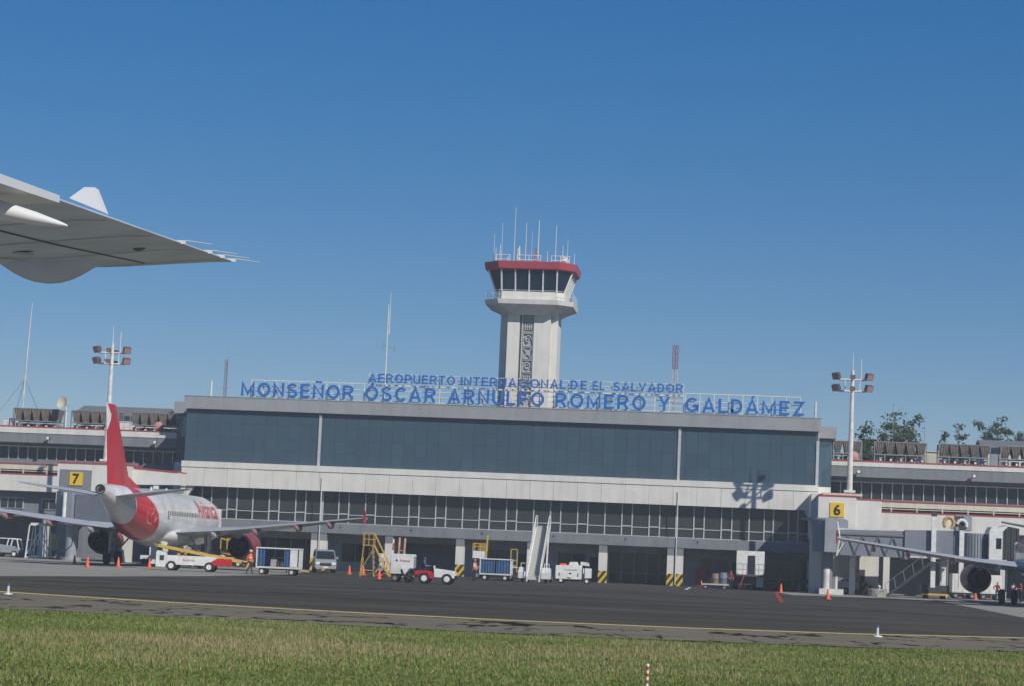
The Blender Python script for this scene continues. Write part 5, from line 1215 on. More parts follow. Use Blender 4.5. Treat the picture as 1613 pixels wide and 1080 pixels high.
for k, (t, dy, s_, m_, l_) in enumerate(((.02, -.2, .34, BAGS[4], 'brown bag hanging over the raised end of the loader belt'), (.14, .2, .3, BAGS[1], 'maroon bag near the raised end of the loader belt'), (.28, -.15, .32, BAGS[0], 'black bag between blue and grey suitcases on the belt'), (.47, .1, .28, BAGS[4], 'brown bag past the grey suitcase on the belt'), (.76, 0, .26, DIRTY_WHITE, 'small pale bag near the low end of the belt'))):
    p = p0.lerp(p1, t); o = MB().box(-s_*.6, s_*.6, -.16, .16, 0, s_*.7).build('bag', m_, bevel=.05); v = Matrix.Rotation(math.radians(4), 4, 'Z') @ Vector((p.x, dy, p.z)); o.location = (gx+v.x, gy+v.y, v.z+.03); o.rotation_euler = (0, math.atan2(1.0, 6.45), .3*k); tag(o, l_, 'bag', 'bags on the belt loader')
# yellow hold platform behind, at the rear cargo door
gx, gy = G(352, 892); gy += 3
HP = thing('hold_loader', 'yellow railed loading platform between the fuselage and the far engine', 'loader', (gx, gy, .006), math.radians(-8))
bx('deck', BLACK, HP, -.8, .9, -.8, .8, 1.5, 1.62); bx('chassis', DIRTY_WHITE, HP, -1.0, 1.4, -.7, .7, .5, .9)
for y in (-.82, .82): MB().bar((-.8, y, 2.65), (.9, y, 2.2), .12).bar((-.8, y, 1.62), (-.8, y, 2.65), .08).bar((.9, y, 1.62), (.9, y, 2.2), .08).build('guard_rail', YELLOW, HP)
MB().bar((-.7, 0, .9), (.7, 0, 1.5), .14).bar((.7, 0, .9), (-.7, 0, 1.5), .14).build('scissor_lift', YELLOW, HP)
MB().prism([(-.9, 1.25), (1.3, .95), (1.3, 1.15), (-.9, 1.48)], 'y', -.6, .6).build('feed_ramp', YELLOW, HP); wheels(HP, [(-.6, -.7), (-.6, .7), (1.0, -.7), (1.0, .7)], .3, .2, 'y')
# covered baggage carts
def cart(label, pa, pb, h_, open_mid, endpanel):
    a, rz, L = frame_of(pa, pb)
    K = thing('baggage_cart', label, 'baggage cart', (a.x, a.y, .006), rz, 'covered baggage carts')
    bx('deck', DIRTY_WHITE, K, 0, L, 0, 1.6, .48, .60); bx('roof', WHITE, K, -.03, L+.03, -.03, 1.63, h_-.09, h_)
    for x in (.04, L-.04):
        for y in (.04, 1.56): MB().bar((x, y, .6), (x, y, h_-.09), .08).build('post', WHITE, K)
    def curtain(x0, x1, y):
        n = max(6, int((x1-x0)/.07)); m = MB(); 
        pts = [(x0+(x1-x0)*k/n, y+.035*math.sin(k*1.9)) for k in range(n+1)]
        m.add([(p[0], p[1], .64) for p in pts]+[(p[0], p[1], h_-.1) for p in pts], [(k, k+1, n+2+k, n+1+k) for k in range(n)]); m.build('curtain', CURTAIN, K)
    for y in (.05, 1.55):
        if open_mid: curtain(.1, L*.2, y); curtain(L*.66, L*.80, y)
        else: curtain(.1, L*.48, y); curtain(L*.53, L-.1, y)
    if endpanel: bx('end_panel', WHITE, K, L*.80, L+.0, .0, .05, .62, h_-.1)
    bx('end_panel', WHITE, K, L-.05, L-.005, .09, 1.51, .605, h_-.1)
    wheels(K, [(.45, .12), (.45, 1.48), (L-.5, .12), (L-.5, 1.48)], .24, .15, 'y', DIRTY_WHITE)
    MB().tube((L, .8, .4), (L+.7, .8, .3), .045).build('tow_bar', YELLOW, K)
    MB().box(.2, L-.2, .25, 1.35, .38, .478).build('chassis', DKSTEEL, K)
    return K, a, rz, L
K, a, rz, L = cart('white baggage cart with open middle showing between blue curtains', (402, 903.5), (469, 906), 2.0, True, True)
for k, (u, s_, m_) in enumerate(((.38, .45, BAGS[3]), (.50, .36, BAGS[0]), (.58, .3, DIRTY_WHITE))):
    o = MB().box(-s_/2, s_/2, -.2, .2, 0, s_*1.2).box(-.08, .08, -.02, .02, s_*1.2, s_*1.2+.05).build('suitcase', m_, bevel=.02); v = Matrix.Rotation(rz, 4, 'Z') @ Vector((L*u, .7, 0)); o.location = (a.x+v.x, a.y+v.y, .61); o.rotation_euler = (0, 0, rz+.2*k)
    tag(o, ['grey suitcase standing in the open baggage cart', 'black suitcase standing in the open baggage cart', 'pale suitcase standing in the open baggage cart'][k], 'suitcase', 'suitcases in the open cart')
cart('white-framed baggage cart closed with blue curtains beside the airstairs', (754.5, 912.5), (804, 915.5), 1.86, False, False)

# vehicles
def car(name, label, cat, loc, rz, L, Wd, H_, hood, paint, van=False):
    """nose at -y; body from side profile with tumblehome"""
    V = thing(name, label, cat, (*loc, .006), rz)
    hz = H_*.52
    if van: prof = [(-L/2, .42), (-L/2-.02, .85), (-L/2+.12, 1.02), (-L/2+.45, 1.12), (-L/2+1.2, H_-.1), (-L/2+1.5, H_), (L/2-.15, H_), (L/2, H_-.25), (L/2, .42)]
    else: prof = [(-L/2, .45), (-L/2-.02, .8), (-L/2+.15, .98), (-L/2+hood, 1.08), (-L/2+hood+.75, H_-.06), (-L/2+hood+1.1, H_), (L/2-.7, H_-.03), (L/2-.1, 1.15), (L/2, .9), (L/2, .45)]
    def wd(z): return Wd/2*(1-.16*max(0, (z-hz)/(H_-hz)))
    n = len(prof); m = MB(); m.add([(-wd(z), y, z) for y, z in prof]+[(wd(z), y, z) for y, z in prof], [tuple(range(n)), tuple(range(2*n-1, n-1, -1))]+[(i, n+i, n+(i+1) % n, (i+1) % n) for i in range(n)])
    b_ = m.build('body', paint, V, bevel=.03, smooth=True)
    k = 3 if van else 3
    y0, z0 = prof[k]; y1, z1 = prof[k+1]
    e = .022
    MB().add([(-wd(z0)*.9, y0-e+.06, z0+.06+e), (wd(z0)*.9, y0-e+.06, z0+.06+e), (wd(z1)*.92, y1-e-.04, z1-.05+e), (-wd(z1)*.92, y1-e-.04, z1-.05+e)], [(0, 1, 2, 3)]).build('windscreen', CARGLASS, b_)
    for sx in (-1, 1):
        ys = [y1+.1, y1+1.0, y1+1.1, L/2-.35]
        for q in (0, 2):
            MB().add([(sx*(wd(z0+.12)+e), ys[q]-(.45 if q == 0 else 0), z0+.12), (sx*(wd(z0+.12)+e), ys[q+1], z0+.12), (sx*(wd(H_-.2)+e), ys[q+1], H_-.2), (sx*(wd(H_-.2)+e), ys[q]+.1, H_-.2)], [(0, 1, 2, 3)]).build('side_window', CARGLASS, b_)
        MB().box(sx*Wd*.28, sx*Wd*.46, -L/2-.045, -L/2+.1, .72, .92).build('headlight', LAMP, b_)
        MB().box(sx*(Wd/2+.02), sx*(Wd/2+.2), y1-.3, y1-.18, z0+.1, z0+.3).build('mirror', paint, b_)
    MB().box(-Wd*.26, Wd*.26, -L/2-.04, -L/2+.05, .62, .84).build('grille', BLACK, b_); MB().box(-Wd*.48, Wd*.48, -L/2-.07, -L/2+.1, .36, .58).build('bumper', paint if van else BLACK, b_); MB().box(-.22, .22, -L/2-.09, -L/2-.072, .42, .54).build('number_plate', LAMP, b_)
    wheels(V, [(-Wd/2+.1, -L/2+.85), (Wd/2-.1, -L/2+.85), (-Wd/2+.1, L/2-.9), (Wd/2-.1, L/2-.9)], .33, .2, 'x', STEEL)
    return V
car('minivan', 'silver minivan facing the apron in front of a white column', 'van', (G(502, 901)[0], G(502, 901)[1]+2.3), math.radians(14), 4.7, 1.85, 2.0, .5, mat('silver_paint', (.42, .42, .42), .3, .4), True)
car('parked_car', 'white car parked in the shade behind the yellow stand', 'car', (G(546, 898)[0], G(546, 898)[1]+2.4), math.radians(-25), 4.5, 1.85, 1.75, 1.25, WHITE)
car('parked_car', 'small white car under the gate house beside the white column', 'car', (W(1352, 930, YF-5)[0], YF-5.5), math.radians(60), 3.6, 1.6, 1.5, 1.0, WHITE)
# tow tractor
a, rz, L = frame_of((650, 917.5), (711, 919))
TT = thing('tow_tractor', 'white and red baggage tow tractor with white wheels', 'tractor', (a.x, a.y, .006), rz)
MB().prism([(1.45, .45), (2.85, .42), (2.88, .86), (2.75, .92), (1.55, 1.05), (1.40, 1.05)], 'y', -.05, 1.25).build('hood', WHITE, TT, bevel=.03)
MB().prism([(.1, .5), (.75, .72), (1.0, .72), (1.2, .35), (1.44, .35), (1.38, .78), (1.1, .9), (.2, .86), (.1, .8)], 'y', -.08, 1.28).build('rear_fender', PLRED, TT, bevel=.02)
bx('dashboard', BLACK, TT, 1.25, 1.42, .1, 1.1, .8, 1.18); bx('windscreen_post', WHITE, TT, 1.4, 1.5, -.05, .1, 1.05, 1.25)
bx('seat', BLACK, TT, .45, .85, .3, .9, .86, 1.0); bx('seat_back', BLACK, TT, .35, .45, .3, .9, .86, 1.3)
MB().tube((1.3, .6, 1.1), (1.12, .6, 1.25), .03).lathe([(.15, -.015), (.18, 0), (.15, .015)], 14, (1.1, .6, 1.26), 'x').build('steering_wheel', BLACK, TT)
MB().box(2.86, 2.93, 0, 1.2, .35, .62).build('front_bumper', HAZARD, TT); MB().box(-.02, .1, 0, 1.2, .4, .9).build('rear_panel', HAZARD, TT)
wheels(TT, [(.78, -.02), (.78, 1.22), (2.35, -.02), (2.35, 1.22)], .37, .24, 'y'); MB().tube((-.02, .6, .4), (-.3, .6, .4), .05).build('tow_hitch', DKSTEEL, TT)
v = Matrix.Rotation(rz, 4, 'Z') @ Vector((.68, .6, 0))
person('tractor driver in dark blue sitting on the white and red tow tractor', (a.x+v.x, a.y+v.y, .48), rz+math.pi/2, SIT, BLUECLOTH, hat=BLUECLOTH)
# ground power unit
a, rz, L = frame_of((613.5, 915), (650, 916.5))
GP = thing('power_unit', 'white boxy ground power unit hitched behind the tow tractor', 'power unit', (a.x, a.y, .006), rz)
MB().prism([(0, .55), (1.05, .55), (1.35, .95), (L-.02, .95), (L-.02, 1.95), (0, 1.95)], 'y', 0, 1.4).build('housing', WHITE, GP, bevel=.03)
bx('chassis', DKSTEEL, GP, .05, L-.05, .1, 1.3, .4, .548); bx('side_door', DIRTY_WHITE, GP, .1, .8, -.012, -.001, .7, 1.5); bx('grille', GREY, GP, L, L+.01, .2, 1.2, 1.0, 1.8)
n_ = glyph('Avianca', .24, .008); n_.transform(ROTX); n_.materials.clear(); n_.materials.append(PLRED); link('operator_name', n_, GP, (.65, -.016, 1.42)); bx('logo', INK, GP, .38, .5, -.016, -.002, 1.42, 1.56)
wheels(GP, [(.35, .05), (.35, 1.35), (L-.35, .05), (L-.35, 1.35)], .26, .16, 'y', STEEL)
MB().tube((L*.55, -.05, .3), (L*.95, -.15, .25), .05).path([(L*.5, -.03, .9), (L*.62, -.1, .45), (L*.8, -.12, .35), (L*.85, -.03, .8)], .05).build('power_cable', BLACK, GP); MB().tube((L-.05, .7, .45), (L+.45, .7, .4), .04).build('tow_bar', DKSTEEL, GP)
# yellow maintenance stand with stair
gx, gy = G(575, 907); gy += 1.0
MS = thing('maintenance_stand', 'yellow maintenance stand with railed platform and sloping ladder', 'access stand', (gx, gy, .006), math.radians(3))
Z = W(572, 858, gy)[1]
f_ = MB()
for x, y in ((-.4, 0), (.35, 0), (-.4, .9), (.35, .9)): MB().bar((x*1.5, y, 0), (x, y, Z), .06).build('leg', YELLOW, MS)
f_.bar((-.55, 0, .5), (.5, 0, .5), .06).bar((-.55, 0, .5), (.4, 0, Z-.3), .05); f_.build('brace', YELLOW, MS); bx('platform', YELLOW, MS, -.48, .42, -.05, .95, Z, Z+.06)
f_ = MB()
for zz in (Z+.5, Z+1.0):
    f_.tube((-.45, 0, zz), (.4, 0, zz), .03, n=6).tube((-.45, .9, zz), (.4, .9, zz), .03, n=6).tube((-.45, 0, zz), (-.45, .9, zz), .03, n=6)
for x, y in ((-.45, 0), (0, 0), (.4, 0), (-.45, .9), (.4, .9)): f_.tube((x, y, Z), (x, y, Z+1.0), .03, n=6)
f_.build('guard_rail', YELLOW, MS)
f_ = MB()
for y in (.1, .8): f_.bar((.45, y, Z), (1.75, y, .05), .065); f_.tube((.45, y, Z+.9), (1.75, y, .95), .03, n=6); f_.tube((1.75, y, .05), (1.75, y, .95), .03, n=6)
f_.build('ladder_rail', YELLOW, MS)
for k in range(9): t = (k+.5)/9; x = .45+1.3*t; bx('tread', YELLOW, MS, x-.1, x+.1, .12, .78, Z*(1-t), Z*(1-t)+.03)
# red and white service steps with a white board
gx, gy = G(600, 908); gy += 1.5
SS = thing('service_steps', 'white service steps with red and orange striped posts beside the power unit', 'steps', (gx, gy, .006))
bx('board', DIRTY_WHITE, SS, -.55, .35, .5, .55, .5, 1.9); f_ = MB()
for k in range(4): f_.bar((-.9, .3, .1+k*.001), (-.3, .3, 1.2), .08) if k == 0 else None
f_.build('white_brace', WHITE, SS)
for x, m_, zt in ((.50, REDWHITE, 3.1), (1.0, mat('orange_white_post', (.62, .36, .22), .5, var=.3, scale=2), 3.25), (1.45, MATS['orange_white_post'], 3.2)): MB().bar((x, .6, 0), (x+.08, .6, zt), .13).build('post', m_, SS)
for zz in (1.7, 2.2): MB().bar((1.03, .6, zz), (1.5, .6, zz), .07).build('cross_rail', MATS['orange_white_post'], SS)
for x in (-.2, .15): MB().bar((x, .2, 0), (x+.05, .2, 1.6), .06).build('post', MATS['orange_white_post'], SS)
MB().bar((-.9, .1, .12), (.6, .1, .12), .1).bar((-.9, .1, .35), (.6, .1, .35), .06).bar((-.9, .1, .1), (-.9, .5, .5), .06).build('base_rail', ORANGE, SS)
f_ = MB()
for k in range(6): f_.box(-.1, .45, .58, .9, .3+k*.28, .34+k*.28)
f_.build('rungs', WHITE, SS)
# lift platform behind the closed cart
gx, gy = G(748, 911); gy += 3.0
LP = thing('lift_platform', 'white service lift with yellow railings behind the blue curtained cart', 'lift', (gx, gy, .006))
Zp = W(748, 878, gy)[1]
bx('box', WHITE, LP, -.65, .5, 0, 1.4, Zp, Zp+.65); bx('chassis', DKSTEEL, LP, -.7, 3.3, .1, 1.3, .35, .7); wheels(LP, [(-.2, .1), (-.2, 1.3), (2.8, .1), (2.8, 1.3)], .32, .2, 'y', STEEL)
MB().bar((-.4, .7, .7), (.3, .7, Zp), .14).bar((.3, .7, .7), (-.4, .7, Zp), .14).build('scissor_lift', GREY, LP)
f_ = MB()
for zz in (Zp+1.05, Zp+1.3): f_.bar((-.65, 0, zz), (.5, 0, zz), .07).bar((-.65, 1.4, zz), (.5, 1.4, zz), .07)
for x in (-.65, -.1, .2, .5): f_.bar((x, 0, Zp+.65), (x, 0, Zp+1.3), .07).bar((x, 1.4, Zp+.65), (x, 1.4, Zp+1.3), .07)
f_.build('guard_rail', YELLOW, LP); MB().bar((.55, .02, Zp), (.66, .02, Zp+2.1), .14).build('mast', YELLOW, LP)
f_ = MB(); xq_ = W(810, 870, gy)[0]-gx
for x in (xq_-.28, xq_+.28): f_.bar((x, 0, .7), (x, 0, 2.75), .08)
for zz in (1.75, 2.75, 1.3): f_.bar((xq_-.28, 0, zz), (xq_+.28, 0, zz), .08)
f_.build('rear_gate', YELLOW, LP); bx('rear_step', WHITE, LP, xq_-.5, xq_+.3, -.05, .8, 1.1, 1.2); bx('spine', DKSTEEL, LP, 3.3, xq_+.3, .5, .9, .4, .69)
# passenger airstairs seen from the foot
gx, gy = G(839, 916.5)
AS = thing('airstairs', 'tall white passenger airstairs facing the apron', 'airstairs', (gx, gy, .006), math.radians(-2))
ZT = W(843, 831, gy+5.5)[1]; n = 17
tr0 = None
for k in range(n):
    z = .25+(ZT-.25)*k/(n-1); y = .15+5.0*k/(n-1)
    if tr0 is None: o = tr0 = MB().box(-.47, .47, 0, .30, -.04, .02).box(-.47, .47, .28, .30, .02, (ZT-.25)/(n-1)-.045).build('tread', mat('step_grey', (.42, .42, .40), .6, var=.1, scale=3), AS)
    else: o = link('tread', tr0.data, AS)
    o.location = (0, y, z)
for sx in (-1, 1):
    MB().prism([(.0, .05), (.35, .05), (5.4, ZT-.3), (6.2, ZT-.3), (6.2, ZT+.1), (5.2, ZT+.1), (0, .45)], 'x', sx*.49, sx*.57).build('stringer', WHITE, AS)
    MB().prism([(.3, .55), (5.2, ZT+.2), (5.2, ZT+1.0), (.3, 1.35)], 'x', sx*.55, sx*.575).build('side_panel', DIRTY_WHITE, AS)
    MB().tube((sx*.58, .1, 1.1), (sx*.58, 5.2, ZT+1.1), .035, n=6).tube((sx*.58, 5.2, ZT+1.1), (sx*.58, 6.2, ZT+1.1), .035, n=6).tube((sx*.58, .1, .4), (sx*.58, .1, 1.1), .035, n=6).tube((sx*.58, 6.2, ZT), (sx*.58, 6.2, ZT+1.1), .035, n=6).build('handrail', WHITE, AS)
    cb = MB().prism([(.4, .3), (1.7, .3), (1.7, 1.15), (1.1, 1.25), (.4, .85)], 'x', sx*.62, sx*1.35).build('drive_cab', DIRTY_WHITE, AS, bevel=.02)
    MB().bar((sx*.8, 1.2, 1.2), (sx*.8, 1.2, 1.6), .05).bar((sx*1.2, 1.2, 1.2), (sx*1.2, 1.2, 1.6), .05).bar((sx*.8, 1.2, 1.6), (sx*1.2, 1.2, 1.6), .05).build('cab_guard', WHITE, AS)
    wheels(AS, [(sx*1.0, .95), (sx*1.0, 4.8)], .3, .2, 'x', STEEL)
    MB().bar((sx*.53, 4.8, .3), (sx*.53, 5.6, ZT-.3), .12).bar((sx*.53, 2.2, .4), (sx*.53, 5.4, .4), .12).build('support_strut', WHITE, AS)
bx('top_platform', DIRTY_WHITE, AS, -.48, .48, 5.16, 6.2, ZT-.06, ZT+.02)
# air start unit
a, rz, L = frame_of((874, 917), (934, 919)); 
AU = thing('air_start_unit', 'white wheeled air start unit with sloped top beside a striped column', 'air unit', (a.x, a.y, .006), rz); s_ = L/3.55
MB().prism([(0, .35), (2.45*s_, .35), (2.45*s_, 1.60), (.0, 1.52)], 'y', 0, 1.6).build('housing', WHITE, AU, bevel=.03)
MB().prism([(2.47*s_, .45), (3.3*s_, .5), (3.3*s_, 1.35), (2.47*s_, 1.35)], 'y', .1, 1.5).build('engine_cover', WHITE, AU, bevel=.03)
MB().prism([(2.3*s_, 1.62), (3.1*s_, 1.55), (3.0*s_, 1.85), (2.3*s_, 1.92)], 'y', .3, 1.3).build('intake_hood', DIRTY_WHITE, AU); MB().prism([(1.2*s_, 1.58), (2.1*s_, 1.6), (1.95*s_, 1.88), (1.3*s_, 1.85)], 'y', .3, 1.3).build('roof_hatch', DIRTY_WHITE, AU); MB().prism([(.3, 1.54), (.9, 1.55), (.85, 1.72), (.35, 1.7)], 'y', .3, 1.2).build('warning_cover', ORANGE, AU)
bx('dark_strap', DKSTEEL, AU, 2.5*s_, 2.75*s_, .06, .099, .45, 1.36); bx('light_tube', LAMP, AU, 2.58*s_, 2.68*s_, .0, .059, .9, 1.35)
for x, z in ((.35, .62), (.35, .78), (2.1*s_, .62), (2.1*s_, .78)): bx('vent', INK, AU, x-.06, x+.06, -.012, -.002, z, z+.1)
bx('vent', GREY, AU, .8, 1.9, -.012, -.002, 1.12, 1.2); bx('logo', INK, AU, 1.2, 1.4, -.012, -.002, .8, .92); bx('data_plate', mat('plate_amber', (.4, .2, .03), .5), AU, 1.05, 1.4, -.012, -.002, .42, .54)
bx('chassis', DKSTEEL, AU, .1, 3.1*s_, .2, 1.4, .2, .348); wheels(AU, [(.5, .1), (.5, 1.5), (2.95*s_, .05), (2.95*s_, 1.55)], .24, .16, 'y')
# loaded dolly and catering box
a, rz, L = frame_of((1104, 926.5), (1148, 928))
DL = thing('baggage_dolly', 'low pale baggage dolly with drums standing on it near the catering box', 'dolly', (a.x, a.y-.6, .006), rz)
bx('deck', mat('dolly_cream', (.5, .46, .34), .6, var=.15, scale=3), DL, 0, L, 0, 1.4, .36, .5, bevel=.02); bx('end_rail', DL and MATS['dolly_cream'], DL, 0, .06, 0, 1.4, .501, .72); wheels(DL, [(.4, .1), (.4, 1.3), (L-.4, .1), (L-.4, 1.3)], .2, .14, 'y', STEEL); MB().tube((0, .7, .35), (-.6, .7, .25), .04).build('tow_bar', DKSTEEL, DL)
for k, (u, r_, h_, m_) in enumerate(((.5, .34, .9, mat('drum_brown', (.2, .15, .11), .7)), (.78, .36, 1.0, mat('drum_blue_grey', (.12, .16, .22), .6)))):
    o = MB().lathe([(r_*.95, 0), (r_, .05), (r_, h_*.48), (r_*1.04, h_*.5), (r_, h_*.52), (r_, h_-.05), (r_*.95, h_), (.02, h_)], 18).build('drum', m_, smooth=True); v = Matrix.Rotation(rz, 4, 'Z') @ Vector((L*u, .5, 0)); o.location = (a.x+v.x, a.y-.6+v.y, .508); tag(o, ['brown drum standing on the pale dolly', 'blue-grey drum standing on the pale dolly'][k], 'drum')
gx, gy = G(1182, 928.5)
CT = thing('catering_truck', 'white catering lift box with dark door and side railings', 'catering truck', (gx, gy, .006)); z0, z1 = W(1182, 905, gy)[1], W(1182, 867, gy)[1]; xa, xb = W(1160, 890, gy)[0]-gx, W(1204, 890, gy)[0]-gx
for x0_, x1_ in ((xa, -.35), (.35, xb)): bx('box_front', WHITE, CT, x0_, x1_, 0, .08, z0, z1)
bx('box_header', WHITE, CT, -.348, .348, 0, .08, z1-.42, z1); bx('door', CARGLASS, CT, -.347, .347, .12, .16, z0, z1-.42); bx('box', DIRTY_WHITE, CT, xa, xb, .17, 4.6, z0, z1)
bx('platform', DKSTEEL, CT, xa, xb, -.9, 0, z0-.14, z0-.002); bx('chassis', DKSTEEL, CT, xa+.1, xb-.15, -.3, 4.8, .45, z0-.15)
f_ = MB()
for x in (xa+.05, xa+.6, -.4, .4, xb-.5, xb-.05): f_.tube((x, -.85, z0), (x, -.85, z0+1.0), .025, n=6)
for zz in (z0+.5, z0+1.0): f_.tube((xa+.05, -.85, zz), (-.4, -.85, zz), .025, n=6).tube((.4, -.85, zz), (xb-.05, -.85, zz), .025, n=6)
f_.tube((xa+.05, -.85, z0+.03), (xb-.05, -.85, z0+.03), .025, n=6); f_.build('platform_railing', STEEL, CT); wheels(CT, [(xa+.3, .5), (xb-.3, .5), (xa+.3, 3.8), (xb-.3, 3.8)], .42, .26, 'x', STEEL); MB().box(xb-.7, xb-.05, -.5, -.31, .3, z0-.15).build('corner_panel', CREAM, CT); MB().bar((xa+.3, -.95, .1), (xa+.75, -.95, z0), .07).build('access_ramp', RED, CT)
# white trucks behind the far engine
for k, (px, w_) in enumerate(((1519, 1.5), (1561, 1.3))):
    gx = W(px, 925, YF-2)[0]; o = thing('box_truck', ['white boxy service trailer behind the hanging engine', 'white boxy service trailer beyond the person in red'][k], 'trailer', (gx, YF-2, .006))
    bx('box', WHITE, o, -w_*.75, w_*.75, 0, 3, .55, 2.3, bevel=.03); bx('chassis', DKSTEEL, o, -w_*.7, w_*.7, .1, 2.9, .38, .548); wheels(o, [(-w_*.5, .2), (w_*.5, .2), (-w_*.5, 2.6), (w_*.5, 2.6)], .28, .18, 'y', STEEL); bx('rear_door', DIRTY_WHITE, o, -w_*.6, -.02, -.02, -.002, .65, 2.2); MB().tube((0, -.01, .4), (0, -.6, .3), .04).build('tow_bar', YELLOW, o)
# left edge: bag tug and white rack
gy = 205.0; gx = W(12, 868, gy)[0]
TG = thing('luggage_tug', 'grey open luggage tug with white roll bar at the edge of the stand', 'tug', (gx, gy, .006))
MB().prism([(-1.4, .4), (1.0, .4), (1.0, .75), (.5, 1.0), (-1.4, 1.25)], 'y', 0, 1.4).build('body', GREY, TG, bevel=.03); MB().path([(-.2, .1, .9), (0, .1, 1.75), (.8, .1, 1.7), (1.05, .1, .7)], .06).path([(-.2, 1.3, .9), (0, 1.3, 1.75), (.8, 1.3, 1.7), (1.05, 1.3, .7)], .06).build('roll_bar', WHITE, TG); bx('roof', WHITE, TG, -1.3, 0, .05, 1.35, 1.72, 1.8); bx('roof_post', WHITE, TG, -1.3, -1.24, .05, .12, 1.2, 1.72); wheels(TG, [(-1.0, .05), (-1.0, 1.35), (.62, .05), (.62, 1.35)], .32, .2, 'y'); bx('tail_light', RED, TG, -.9, -.7, -.02, -.002, .6, .75)
gy = 204.0; gx = W(57, 874, gy)[0]
RK = thing('equipment_rack', 'tall white tubular rack with cross braces beside the luggage tug', 'rack', (gx, gy, .006)); Z = W(57, 826, gy)[1]; f_ = MB(); xw_ = 1.0
for y in (0, 1.2):
    for s_ in (-1, 1): f_.bar((s_*1.05, y, 0), (s_*.8, y, Z), .1)
    f_.bar((-.25, y, 0), (-.2, y, Z), .09).bar((.35, y, 0), (.3, y, Z), .09).bar((-1.0, y, .1), (1.0, y, .1), .1).bar((-.85, y, Z), (.85, y, Z), .1).bar((-1.0, y, .3), (.1, y, Z*.75), .07).bar((1.0, y, .3), (.1, y, Z*.75), .07).bar((-.9, y, Z*.55), (.9, y, Z*.55), .07)
f_.build('frame', WHITE, RK)
for s_ in (-1, 1): MB().bar((s_*.8, 0, Z), (s_*.8, 1.2, Z), .09).bar((s_*1.0, 0, .1), (s_*1.0, 1.2, .1), .09).build('side_rail', WHITE, RK)
bx('top_tray', DIRTY_WHITE, RK, -.75, .75, .1, 1.1, Z+.05, Z+.2)
gy = 206.5; gx = W(88, 872, gy)[0]
BXo = thing('equipment_box', 'cream equipment box on legs behind the white rack', 'equipment', (gx, gy, .006)); bx('box', CREAM, BXo, -.7, .6, 0, 1.2, .8, 2.4, bevel=.02); [MB().bar((x, y, 0), (x, y, .8), .08).build('leg', DKSTEEL, BXo) for x in (-.6, .5) for y in (.1, 1.1)]; bx('hatch', SIGNYEL, BXo, -.5, -.1, -.015, -.002, 1.2, 1.9)
# white service cart below wing, near engine one
gx, gy = G(143, 878); gy += 6
MB_ = thing('service_cart', 'white service cart with steps under the airliner left wing', 'cart', (gx, gy, .006)); bx('box', DIRTY_WHITE, MB_, -.7, .7, 0, 1.2, .5, 2.3, bevel=.02); wheels(MB_, [(-.45, .1), (.45, .1), (-.45, 1.1), (.45, 1.1)], .26, .16, 'y'); f_ = MB()
for k in range(5): f_.box(-.95-k*.12, -.72, -.2, .0, .2+(4-k)*.32, .25+(4-k)*.32)
f_.build('steps', RED, MB_)

# edge markers and stake
for px, py, l in ((12.5, 935.5, 'white edge marker with blue top by the yellow line towards the airliner tail'), (1382, 1002.5, 'white edge marker with blue top by the yellow line towards the number six gate')):
    x, y = G(px, py); o = thing('edge_marker', l, 'edge marker', (x, y, .007), 0, 'taxiway edge markers'); MB().lathe([(.17, 0), (.16, .035), (.05, .05)], 14).build('base', DIRTY_WHITE, o); MB().lathe([(.05, .05), (.042, .30)], 10).build('post', DIRTY_WHITE, o); MB().lathe([(.045, .301), (.045, .36), (.01, .38)], 10).build('lens', mat('marker_blue', (.05, .12, .4), .3), o)
x, y = G(1019, 1086); o = MB().tube((0, 0, 0), (0, 0, .42), .022, n=10).lathe([(.03, .42), (.015, .45)], 10).build('marker_stake', STAKEMAT); o.location = (x, y, -.02); tag(o, 'thin red and white banded stake in the grass', 'stake')

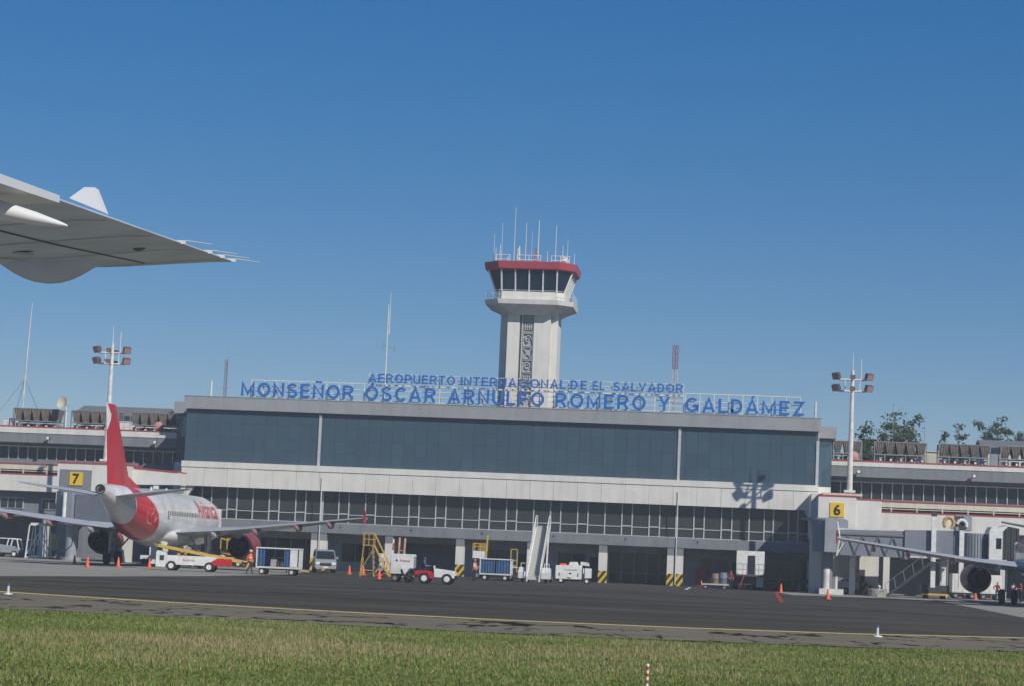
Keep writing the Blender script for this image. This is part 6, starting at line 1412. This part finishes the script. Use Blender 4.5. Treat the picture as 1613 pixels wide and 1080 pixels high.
# ============================================================ GRASS
def grass():
    N = 380000
    ex = np.array([p[0] for p in edge]); ey = np.array([p[1] for p in edge])
    Y = 27+rng.random(N*2)**.85*40.0; X = (rng.random(N*2)-.5)*2*(7+Y*.27)-Y*.085
    keep = Y < np.interp(X, ex, ey)+rng.normal(0, .35, N*2)+.5*np.sin(X*1.9)*np.sin(X*.53+1)
    X, Y = X[keep][:N], Y[keep][:N]; n = len(X)
    # patches of dry and lush grass
    pat = np.zeros(n)
    for k in range(26):
        a = rng.random()*6.28; fr_ = .12*1.22**(k % 13); pat += np.sin((X*np.cos(a)+Y*np.sin(a)*.8)*fr_*2+rng.random()*6.28)/(1+.12*(k % 13))
    pat = (pat-pat.mean())/pat.std()
    h_ = (.032+.05*rng.random(n))*(1+.30*pat.clip(-1.5, 1.5))*np.where(rng.random(n) < .02, 2.0, 1); w_ = .005+.008*rng.random(n)
    a = rng.random(n)*6.283; lx, ly = rng.normal(0, .035, n), rng.normal(0, .035, n)
    co = np.empty((n, 3, 3)); co[:, 0] = np.stack([X-np.cos(a)*w_, Y-np.sin(a)*w_, np.full(n, -.03)], 1); co[:, 1] = np.stack([X+np.cos(a)*w_, Y+np.sin(a)*w_, np.full(n, -.03)], 1); co[:, 2] = np.stack([X+lx, Y+ly, h_-.03], 1)
    me = bpy.data.meshes.new('grass'); me.vertices.add(n*3); me.vertices.foreach_set('co', co.ravel()); me.loops.add(n*3); me.loops.foreach_set('vertex_index', np.arange(n*3, dtype=np.int32)); me.polygons.add(n); me.polygons.foreach_set('loop_start', np.arange(0, n*3, 3, dtype=np.int32))
    dry = (pat*.45+rng.normal(0, .5, n)) > .48
    mi = np.where(dry, np.where(rng.random(n) < .5, 2, 3), np.where(rng.random(n) < .5, 0, 1)).astype(np.int32); me.polygons.foreach_set('material_index', mi)
    for nm, c in (('blade_green', (.125, .20, .042)), ('blade_olive', (.20, .22, .065)), ('blade_straw', (.36, .31, .16)), ('blade_tan', (.27, .22, .105))): me.materials.append(mat(nm, c, .7, spec=.25))
    me.update(); me.validate(); o = bpy.data.objects.new('grass', me); C.objects.link(o); o['kind'] = 'stuff'; o['label'] = 'short patchy green and straw coloured grass along the taxiway'; o['category'] = 'grass'
grass()

# ============================================================ HAZE
hz = MB().box(-1300, 1300, -700, 2000, -1.0, 48).build('haze', mat('haze_air', (.8, .8, .8)))
hm = bpy.data.materials['haze_air']; hm.node_tree.nodes.remove(hm.node_tree.nodes['Principled BSDF'])
pv = hm.node_tree.nodes.new('ShaderNodeVolumePrincipled'); pv.inputs['Color'].default_value = (.85, .9, 1, 1); pv.inputs['Density'].default_value = 0.00045
hm.node_tree.links.new(pv.outputs[0], hm.node_tree.nodes['Material Output'].inputs['Volume'])
hz['kind'] = 'stuff'; hz['label'] = 'thin pale haze in the air over the airport'; hz['category'] = 'haze'
